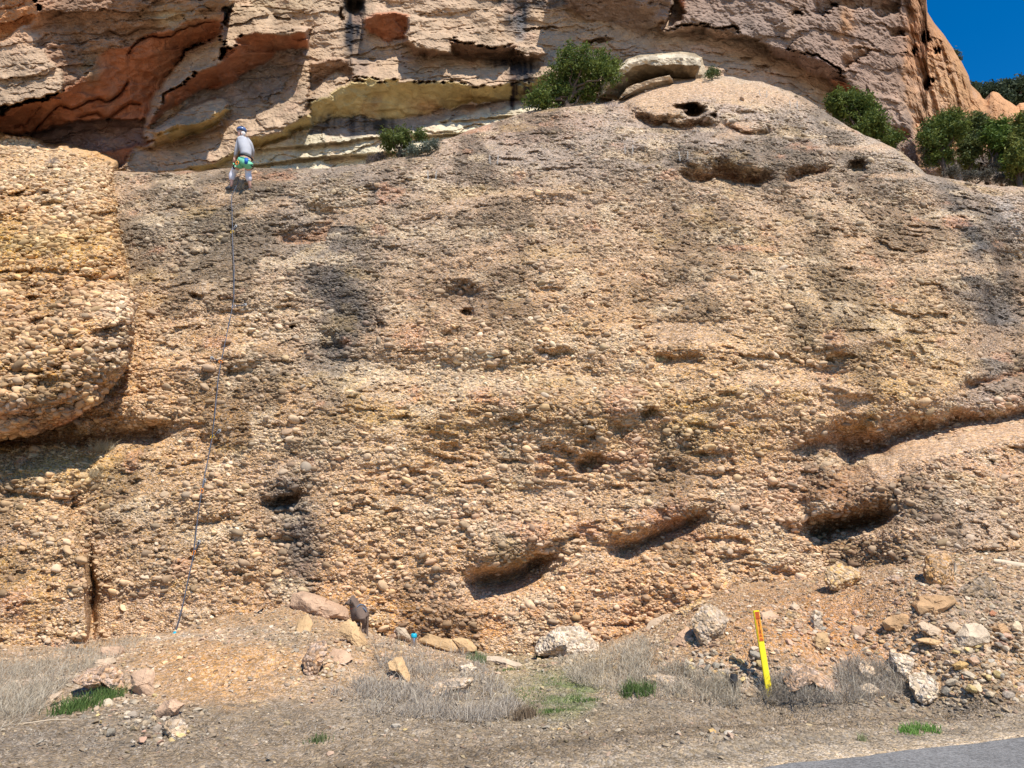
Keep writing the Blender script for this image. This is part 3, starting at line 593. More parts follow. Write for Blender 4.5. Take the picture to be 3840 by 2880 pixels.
# pale bedded rock low in the cliff
pale = ss(-10, 20, sdist(t1((600, 1300), (720, 1085), (950, 1110), (1280, 1090), (1620, 940), (1900, 830), (2212, 760), (2900, 700), (3300, 640), (3600, 640), (3800, 600), (3300, 1300)), W, W2))
bedv = (Z-.16*X+.1*fbm(X*.5, Z, 2, 321))*1.9; fr = bedv-np.floor(bedv); bj = .35*hsh(np.floor(bedv), np.floor(X*.35+np.floor(bedv)*.37), 5)
off += pale*(.6-.32*(1-fr)-bj*.5+1.0*0); col = col*(1-pale[..., None])+np.array(CRM)*pale[..., None]
low = ss(640, 420, V)*0
flags = np.zeros(U.shape)
for cc, pl in CL:
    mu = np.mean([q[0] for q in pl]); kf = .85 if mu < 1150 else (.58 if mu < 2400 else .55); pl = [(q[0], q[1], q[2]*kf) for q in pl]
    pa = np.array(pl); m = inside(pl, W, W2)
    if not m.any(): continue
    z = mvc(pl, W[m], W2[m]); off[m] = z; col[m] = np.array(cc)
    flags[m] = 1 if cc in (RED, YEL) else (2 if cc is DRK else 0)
off *= 1-.24*(1-ss(300, 900, U))
def blur(a):
    b = a.copy(); b[1:-1, 1:-1] = .4*a[1:-1, 1:-1]+.15*(a[:-2, 1:-1]+a[2:, 1:-1]+a[1:-1, :-2]+a[1:-1, 2:]); return b
off = blur(off); col = blur(blur(col))
# long wavering steps across the red ceiling
def groove(line, A, wd):
    global off
    lu = [q[0] for q in line]; lv = [q[1] for q in line]
    vl = np.interp(U+8*fbm(X*3, Z*3, 3, 77), lu, lv)+9*fbm(X*2.5, Z*0+1, 3, 78)*2; s = (W2*0+V)-vl
    tp = ss(lu[0], lu[0]+20, U)*(1-ss(lu[-1]-20, lu[-1], U))
    off = off+A*tp*np.exp(-(s/wd)**2)+A*.9*tp*ss(0, 3, s)*np.exp(-s/60)
groove(t1((170, 865), (220, 830), (300, 750), (390, 680), (490, 690), (560, 650), (680, 640), (780, 570), (832, 515)), .28, 5)
groove(t1((60, 830), (150, 800), (200, 730), (280, 660)), .15, 4)
groove(t1((480, 755), (560, 735), (680, 740), (740, 700), (830, 675), (920, 685)), .2, 5)
groove(t1((800, 350), (850, 300), (920, 265), (1000, 225), (1100, 230), (1200, 160), (1290, 130), (1400, 120)), .28, 5)
groove(t1((660, 215), (800, 205), (960, 195), (1060, 175)), .12, 4)
# faces: relief that depends on the rock
rough_ = np.where(flags == 1, .35, 1.)
n = fbm(X*1.1, Z*1.4, 5, 331); off = off+rough_*(.19*n+.06*fbm(X*3.5, Z*4.5, 5, 332, .62)+.02*fbm(X*16, Z*18, 2, 333))
frac = ss(.86, .97, ridge(X*.45, Z*.8, 5, 335, .45)); off = off+.09*frac*(flags == 0)
f1, f2, idw = worley(X*.30+.5*fbm(X*.8, Z, 4, 1), (Z-.18*X)*1.5+.5*fbm(X, Z, 4, 2), 9); off += (flags != 1)*(.18*(idw-.5)+.05*ss(.05, 0, f2-f1))
f1, f2, idw = worley(X*.9+.6*fbm(X*1.5, Z*2, 4, 1), (Z-.18*X)*4.5+.6*fbm(X*1.5, Z*2, 4, 2), 19); off += .10*(idw-.5)*(flags == 0)
f1, f2, idw = worley(X*7, Z*8, 29); off += .05*np.clip(f1, 0, .8)*(flags == 2)
# right-hand face: vertical flutes
fl = ss(3300, 3420, U); off += fl*(.55*fbm(X*.9+Z*.28, Z*.08, 4, 341)+.15*fbm(X*3+Z, Z*.5, 3, 342))
for cx, cy, rx, ry, A in ((3468, 145, 16, 30, 1.5), (3515, 190, 10, 22, 1.0), (3432, 190, 10, 16, .8), (3475, 315, 12, 26, 1.), (3500, 300, 14, 14, .8), (3395, 200, 12, 10, .7), (2990, 48, 22, 16, .7), (3135, 20, 20, 12, .5), (1330, 20, 40, 60, .9), (3290, 395, 22, 18, .6), (2850, 245, 40, 10, .3), (2790, 220, 30, 8, .25), (2240, 150, 60, 12, .5), (2030, 108, 80, 6, .3), (1280, 60, 10, 40, .4)):
    off += A*(1-ss(.3, 1.1, np.hypot((W-cx)/rx, (W2-cy)/ry)))
vt = np.interp(U, [q[0] for q in CL_TOP], [q[1] for q in CL_TOP]); off += 2.2*(1-np.sqrt(np.clip(1-(1-np.clip((V-vt)/60, 0, 1))**2, 0, 1)))*ss(3450, 3480, U)
Y = ynom+off; PC = P(U, V, Y)
# mineral colour
c = col; k = lambda cx, cy, rx, ry, color, s=1., **q: blob(c, W+30*fbm(X*2, Z*2, 3, 400), W2, cx, cy, rx, ry, color, s, **q)
streak = .55+.45*ss(-.3, .3, fbm(X*9, Z*.7, 4, 410))
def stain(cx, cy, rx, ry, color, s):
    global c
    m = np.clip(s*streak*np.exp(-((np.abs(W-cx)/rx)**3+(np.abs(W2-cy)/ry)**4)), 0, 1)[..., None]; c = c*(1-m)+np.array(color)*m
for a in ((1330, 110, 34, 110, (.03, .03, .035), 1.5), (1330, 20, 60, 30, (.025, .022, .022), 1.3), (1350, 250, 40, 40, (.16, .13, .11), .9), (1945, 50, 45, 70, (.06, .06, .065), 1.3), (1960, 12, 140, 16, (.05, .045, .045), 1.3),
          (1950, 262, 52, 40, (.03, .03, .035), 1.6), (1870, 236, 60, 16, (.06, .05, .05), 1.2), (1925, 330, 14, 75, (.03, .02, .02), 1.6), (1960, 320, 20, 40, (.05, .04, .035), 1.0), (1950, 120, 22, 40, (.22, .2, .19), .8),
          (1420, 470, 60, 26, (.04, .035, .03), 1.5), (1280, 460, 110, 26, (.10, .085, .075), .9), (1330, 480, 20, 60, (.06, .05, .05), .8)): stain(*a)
c = k(1600, 400, 60, 30, (.50, .25, .12), .6); c = k(1000, 0, 200, 60, (.42, .33, .20), .5); c = k(640, 60, 90, 40, (.50, .40, .24), .7); c = k(350, 260, 40, 50, (.42, .36, .22), .5)
c = k(80, 60, 90, 100, (.52, .24, .11), .6); c = k(3170, 90, 24, 70, (.52, .28, .14), .9); c = k(2980, 90, 16, 110, (.42, .27, .17), .8); c = k(3560, 330, 80, 120, (.58, .33, .14), .6)
c = k(3480, 380, 120, 120, (.56, .36, .23), .6); c = k(3440, 150, 60, 140, (.46, .24, .14), .7); c = k(2950, 280, 200, 60, (.52, .33, .24), .5); c = k(2400, 140, 300, 50, (.40, .31, .24), .6); c = k(3300, 480, 90, 60, (.34, .26, .22), .7)
c = k(2800, 110, 260, 110, (.25, .20, .17), .5); c = k(3730, 400, 50, 40, (.50, .27, .14), .6); c = k(3680, 620, 240, 60, (.14, .12, .10), .95, hard=2); c = k(2560, 190, 240, 20, (.56, .36, .27), .5)
m = ss(.0, .5, fbm(X*.9+Z*.2, Z*.5, 5, 421))[..., None]; c = c*(1-.25*m); m = ss(.2, .5, fbm(X*1.6, Z*1.8, 4, 422))[..., None]*(flags == 0)[..., None]; c = c*(1-.35*m)+.35*m*np.array((.54, .35, .24))
m = ss(.1, .5, fbm(X*1.1, Z*.6, 4, 425))[..., None]*(flags == 1)[..., None]; c = c*(1-.45*m)+.45*m*np.array((.34, .19, .12))
n_sk = 4; PG = add_skirt(PC); CG = np.concatenate([np.repeat(c[:1], n_sk, 0), c], 0)
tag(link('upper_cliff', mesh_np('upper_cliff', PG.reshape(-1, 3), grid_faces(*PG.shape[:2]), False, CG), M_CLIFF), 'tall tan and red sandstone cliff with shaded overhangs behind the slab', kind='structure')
cliffU, cliffV, cliffY = U, V, Y

# far wooded hillside at the top right
uh = np.linspace(3500, 4600, 130); vh = np.linspace(0, 1, 60)[:, None]
top = np.interp(uh, [3500, 3640, 3720, 3800, 3840, 4000, 4600], [380, 352, 350, 330, 322, 290, 180]); V = top+(700-top)*vh; U = np.broadcast_to(uh, V.shape)
Y = 75-28*vh+0*U; p = P(U, V, Y); Y = Y+2*fbm(p[..., 0]*.15, p[..., 2]*.15, 5, 501); p = P(U, V, Y)
c = np.ones(U.shape+(3,))*np.array((.20, .17, .11)); m = ss(-.1, .4, fbm(p[..., 0]*.3, p[..., 2]*.4, 4, 502))[..., None]; c = c*(1-m)+m*np.array((.34, .28, .20))
PG = add_skirt(p); tag(link('hillside', mesh_np('hillside', PG.reshape(-1, 3), grid_faces(*PG.shape[:2]), False, np.concatenate([np.repeat(c[:1], 4, 0), c], 0)), M_CLIFF), 'distant wooded hillside behind the right end of the cliff', kind='structure')

# ------------------------------------------------------------ ground height
print('ground')
BASE = [(-350, 2440), (-100, 2430), (0, 2425), (190, 2425), (330, 2425), (450, 2400), (660, 2372), (800, 2325), (970, 2295), (1110, 2270), (1290, 2300), (1440, 2385), (1600, 2420), (1770, 2435), (2030, 2450), (2250, 2410), (2430, 2345), (2600, 2260), (2850, 2190), (3070, 2150), (3300, 2130), (3460, 2110), (3840, 2080), (4200, 2060)]
ctl = []
for u_, v_ in BASE:
    yy, _ = slab_depth(np.array([u_*1.]), np.array([v_*1.]), False); q = P(u_, v_, yy[0]); ctl.append(tuple(q))
    q2 = q*1.0; ctl.append((q[0]*1.06, q[1]+.9, q[2]+.25))
def gp(u_, v_, z_):
    """ground control point: the place where the ray through the pixel meets height z_"""
    b = (1440-v_)/F; dz = SN+b*CS; t = (z_-EYE)/dz; return ((u_-1920)/F*t, t*(CS-b*SN), z_)
for u_, v_, z_ in [(300, 2620, .0), (700, 2440, .30), (900, 2400, .42), (1100, 2400, .38), (1250, 2400, .42), (700, 2600, .05), (1000, 2560, .10), (1250, 2520, .16), (1500, 2560, .06), (1300, 2680, -.02), (500, 2750, -.02), (100, 2750, -.03), (900, 2740, -.02),
                   (1900, 2560, .0), (2200, 2600, -.02), (2100, 2500, .05), (2500, 2480, .25), (2700, 2440, .38), (2450, 2600, .0), (2900, 2620, -.04), (3300, 2640, -.04), (2900, 2450, .40), (3100, 2350, .62), (3300, 2300, .78), (3500, 2450, .42), (3700, 2450, .45), (3800, 2320, .75), (3500, 2230, 1.02), (3700, 2200, 1.08),
                   (3800, 2600, .02), (3500, 2620, -.01), (1900, 2750, -.02), (2700, 2730, -.02), (3300, 2720, -.02), (3900, 2680, -.02), (0, 2860, -.02), (1000, 2860, -.02), (2000, 2860, -.02)]:
    ctl.append(gp(u_, v_, z_))
for x_, y_ in ((-8, 2), (0, 2), (8, 2), (-14, 5), (14, 5), (-4, 4.5), (4, 4), (14, 8), (-14, 8)): ctl.append((x_, y_, -.02))
ctl = np.array(ctl)
def tps(r2): return np.where(r2 > 1e-12, r2*np.log(r2+1e-12)*.5, 0)
n = len(ctl); K = tps((ctl[:, None, 0]-ctl[None, :, 0])**2+(ctl[:, None, 1]-ctl[None, :, 1])**2)+np.eye(n)*.02
A = np.zeros((n+3, n+3)); A[:n, :n] = K; Q = np.c_[np.ones(n), ctl[:, :2]]; A[:n, n:] = Q; A[n:, :n] = Q.T
NCTL = n
WT = np.linalg.solve(A, np.r_[ctl[:, 2], 0, 0, 0])
# edge of the asphalt: a straight line, the road lies on the camera's side of it
RE0 = np.array(gp(2812, 2880, .01)[:2]); RE1 = np.array(gp(3840, 2760, .01)[:2]); RD = (RE1-RE0)/np.linalg.norm(RE1-RE0); RN = np.array([-RD[1], RD[0]])
def road_d(x, y): return (x-RE0[0])*RN[0]+(y-RE0[1])*RN[1]      # > 0 beyond the road
def ground_z(x, y, detail=True):
    x = np.asarray(x, float); y = np.asarray(y, float); sh = x.shape; xf = np.clip(x.ravel(), -15, 15); yf = np.clip(y.ravel(), 1.5, 16.5); z = np.empty(xf.shape)
    for i in range(0, len(xf), 40000):
        a = xf[i:i+40000]; b = yf[i:i+40000]
        z[i:i+40000] = tps((a[:, None]-ctl[:, 0])**2+(b[:, None]-ctl[:, 1])**2)@WT[:NCTL]+WT[NCTL]+WT[NCTL+1]*a+WT[NCTL+2]*b
    z = z.reshape(sh); rd = road_d(x, y)
    near = ss(.0, 1.4, rd); z = z*near+(-.035)*(1-near)
    z = np.where(y < 3, -.035, z)
    if detail:
        k = ss(.1, .8, rd)
        z = z+k*(.06*fbm(x*1.2, y*1.2, 4, 601)+.035*fbm(x*5, y*5, 4, 602, .6)+.012*fbm(x*18, y*18, 2, 603))
        # erosion lip along the shoulder and tyre ruts
        z = z+.03*ss(.45, .6, rd+.12*fbm(x*.8, y*.8, 3, 607))*np.exp(-((rd-.6)/.5)**2)
        z = z+ss(.0, .3, rd)*.012*fbm((x*RD[0]+y*RD[1])*.5, rd*9, 3, 604)
    return z
_cx = np.arange(-15, 15.01, .1); _cy = np.arange(1.5, 16.51, .1); _CX, _CY = np.meshgrid(_cx, _cy); _CZ = ground_z(_CX, _CY, False)
def gfast(x, y):
    fx = np.clip((x+15)/.1, 0, len(_cx)-1.001); fy = np.clip((y-1.5)/.1, 0, len(_cy)-1.001); i = fx.astype(int); j = fy.astype(int); fx = fx-i; fy = fy-j
    return (_CZ[j, i]*(1-fx)+_CZ[j, i+1]*fx)*(1-fy)+(_CZ[j+1, i]*(1-fx)+_CZ[j+1, i+1]*fx)*fy
def nonuni(a, b, stp, far, nf):
    inn = np.arange(a, b, stp); e = (np.geomspace(1, far, nf)-1); return np.concatenate([a-stp-e[::-1], inn, b+e])
gx = nonuni(-9.5, 9.5, .036, 600, 26); gy = nonuni(4.6, 14.5, .04, 600, 26)
GX, GY = np.meshgrid(gx, gy); GZ = ground_z(GX, GY)
far = np.maximum(np.abs(GX)-15, 0)+np.maximum(GY-16, 0); GZ = np.where(GY > 15, GZ-0*far, GZ)
GZ = np.where((GY > 17) | (np.abs(GX) > 14), np.minimum(GZ, .3), GZ)
gu, gv = proj(np.stack([GX, np.maximum(GY, .5), GZ], -1))
def ground_col(x, y, gu, gv):
    n1 = fbm(x*.7, y*.7, 4, 611); n2 = fbm(x*2.5, y*2.5, 4, 612); wu = gu+120*n1; wv = gv+45*n2
    c = np.ones(x.shape+(3,))*np.array((.40, .262, .15)); B = lambda *a, **k: blob(c, wu, wv, *a, **k)
    c = B(880, 2490, 430, 130, (.50, .29, .14), 1.1); c = B(3150, 2350, 450, 170, (.48, .25, .115), 1.0); c = B(3500, 2300, 260, 120, (.38, .25, .155), .7)
    c = B(1050, 2400, 150, 50, (.25, .20, .14), .7); c = B(700, 2380, 250, 20, (.50, .40, .30), .7)
    gr = ss(2600, 2680, wv); c = c*(1-.85*gr[..., None])+.85*gr[..., None]*np.array((.235, .185, .13))
    c = B(250, 2560, 330, 90, (.33, .26, .19), .8); c = B(1550, 2600, 420, 110, (.31, .255, .19), .85); c = B(2100, 2560, 260, 110, (.25, .235, .13), .8)
    c = B(2600, 2560, 420, 70, (.31, .255, .20), .8); c = B(3250, 2560, 220, 60, (.32, .26, .20), .8); c = B(2300, 2640, 900, 30, (.22, .18, .13), .6); c = B(3100, 2640, 700, 25, (.20, .165, .125), .8)
    c = B(200, 2780, 420, 50, (.22, .175, .13), .8); c = B(3720, 2300, 200, 80, (.33, .26, .19), .6)
    rd = road_d(x, y)+.14*fbm(x*1.2, y*1.2, 4, 621)
    m = (1-ss(.25, .95, rd))[..., None]; c = c*(1-.7*m)+.75*m*np.array((.37, .295, .21)); m = (1-ss(.1, .3, rd))[..., None]; c = c*(1-.5*m)+.6*m*np.array((.50, .385, .26))
    ru = np.exp(-((rd-1.05-.1*n1)/.13)**2)+.8*np.exp(-((rd-.42-.1*n1)/.07)**2); c = c*(1-.32*np.clip(ru, 0, 1))[..., None]
    gm = (ss(.15, .4, fbm(x*1.6, y*1.6, 4, 631))*np.exp(-((gu-2150)/260)**2-((gv-2590)/90)**2))[..., None]; c = c*(1-.6*gm)+.6*gm*np.array((.10, .16, .04))
    return c
c = ground_col(GX, GY, gu, gv)
ground = tag(link('ground', mesh_np('ground', np.stack([GX, GY, GZ], -1).reshape(-1, 3), grid_faces(*GX.shape)[:, ::-1], False, c), M_DIRT), 'stony orange and grey dirt sloping up from the road to the rock', kind='structure')
# road sheet with a ragged edge and real thickness
L0, L1 = -60, 60; sx = np.concatenate([np.linspace(L0, -6, 30), np.arange(-5.9, 12, .03), np.linspace(12.1, L1, 30)])
ev = .035*fbm(sx*2.2, sx*0, 5, 641)
rows = []
for dd, zz in ((0, -.06), (0, .004), (-.03, .012), (-.3, .016), (-1.2, .02), (-3.6, .05), (-7.2, .0)):
    o_ = dd+(ev if dd > -1 else 0*sx); q = RE0+RD*sx[:, None]+RN*o_[:, None]; rows.append(np.c_[q, np.full(len(sx), zz)])
R = np.stack(rows); cr = np.ones(R.shape[:2]+(3,))*np.array((.175, .17, .165)); cr *= (1+.15*fbm(R[..., 0]*3, R[..., 1]*3, 3, 650))[..., None]
tag(link('road', mesh_np('road', R.reshape(-1, 3), grid_faces(*R.shape[:2]), False, cr), M_ROAD), 'grey asphalt road in the lower right corner', kind='structure')

def hits(u_, v_):
    """where the rays through these photo pixels meet the ground"""
    u_ = np.atleast_1d(np.asarray(u_, float)); v_ = np.atleast_1d(np.asarray(v_, float)); b = (1440-v_)/F; a = (u_-1920)/F; d = np.stack([a, CS-b*SN, SN+b*CS], -1)
    lo = np.full(len(u_), 3.5); fin = np.zeros(len(u_), bool)
    for t in np.arange(3.5, 15, .06):
        p = np.array([0, 0, EYE])+t*d; under = p[:, 2] < gfast(p[:, 0], p[:, 1]); new = under & ~fin; lo[new] = t-.03; fin |= under
    lo[~fin] = 13.5
    return np.array([0, 0, EYE])+lo[:, None]*d
def hit(u_, v_): return hits([u_], [v_])[0]

# ------------------------------------------------------------ boulders
print('boulders')
def boulder_mesh(outline, base, depth, seed, rough=1., sub=4, lean=None):
    sub = min(5, sub+1)
    """photo outline -> closed rock. base = world y of its middle, depth = half thickness, lean = (v0, y0, v1, y1) of the slope it lies on"""
    o = np.array(outline, float); c = .5*(o.max(0)+o.min(0)); n = len(o)
    if not inside(outline, np.array([c[0]]), np.array([c[1]]))[0]: c = o.mean(0)
    aa = np.linspace(-math.pi, math.pi, 181); rr = np.zeros(181)
    for i, a in enumerate(aa):
        dx, dy = math.cos(a), -math.sin(a); best = 1e-3
        for j in range(n):
            p0 = o[j]-c; p1 = o[(j+1) % n]-c; e = p1-p0; den = dx*e[1]-dy*e[0]
            if abs(den) < 1e-9: continue
            tt = (p0[0]*e[1]-p0[1]*e[0])/den; q = (p0[0]*dy-p0[1]*dx)/den
            if tt > 0 and -1e-6 <= q <= 1+1e-6: best = max(best, tt)
        rr[i] = best
    bm = bmesh.new(); bmesh.ops.create_icosphere(bm, subdivisions=sub, radius=1)
    rs = random.Random(seed); planes = [(Vector((rs.gauss(0, 1), rs.gauss(-.3, 1), rs.gauss(.2, 1))).normalized(), rs.uniform(.55, .88)) for _ in range(12)]
    vs = np.array([v.co[:] for v in bm.verts])
    for a_, h_ in planes:
        d_ = vs@np.array(a_); m = d_ > h_; vs[m] -= (d_[m]-h_)[:, None]*np.array(a_)*.95
    ph = np.arctan2(vs[:, 2], vs[:, 0]); R_ = np.interp(ph, aa, rr)
    r2 = np.hypot(vs[:, 0], vs[:, 2]); mx = np.interp(ph, aa, [max(.6, r2[np.abs(((ph-a+math.pi) % (2*math.pi))-math.pi) < .16].max(initial=.6)) for a in aa])
    f1, f2, idw = worley(vs[:, 0]*3.2+seed*3.1, vs[:, 2]*3.2+vs[:, 1]*1.3, seed); q = fbm(vs[:, 0]*2.4+seed, vs[:, 2]*2.4+vs[:, 1], 4, seed)
    k = 1+rough*(.06*q+.05*(idw-.5)+.05*ridge(vs[:, 0]*4, vs[:, 2]*4+vs[:, 1]*2, 3, seed))
    ru = np.cos(ph)*r2/mx*R_*k; rv = -np.sin(ph)*r2/mx*R_*k; y = vs[:, 1]*depth*(1+rough*(.12*q+.12*(idw-.5)+.10*fbm(vs[:, 0]*7, vs[:, 2]*7+vs[:, 1]*3, 4, seed)))
    if lean is None: yb_ = base
    else: yb_ = np.interp(c[1]+rv, [lean[2], lean[0]], [lean[3], lean[1]])
    W_ = P(c[0]+ru, c[1]+rv, yb_+y); ctr = W_.mean(0); W_ = W_-ctr
    for v, w_ in zip(bm.verts, W_): v.co = w_
    return bm, ctr
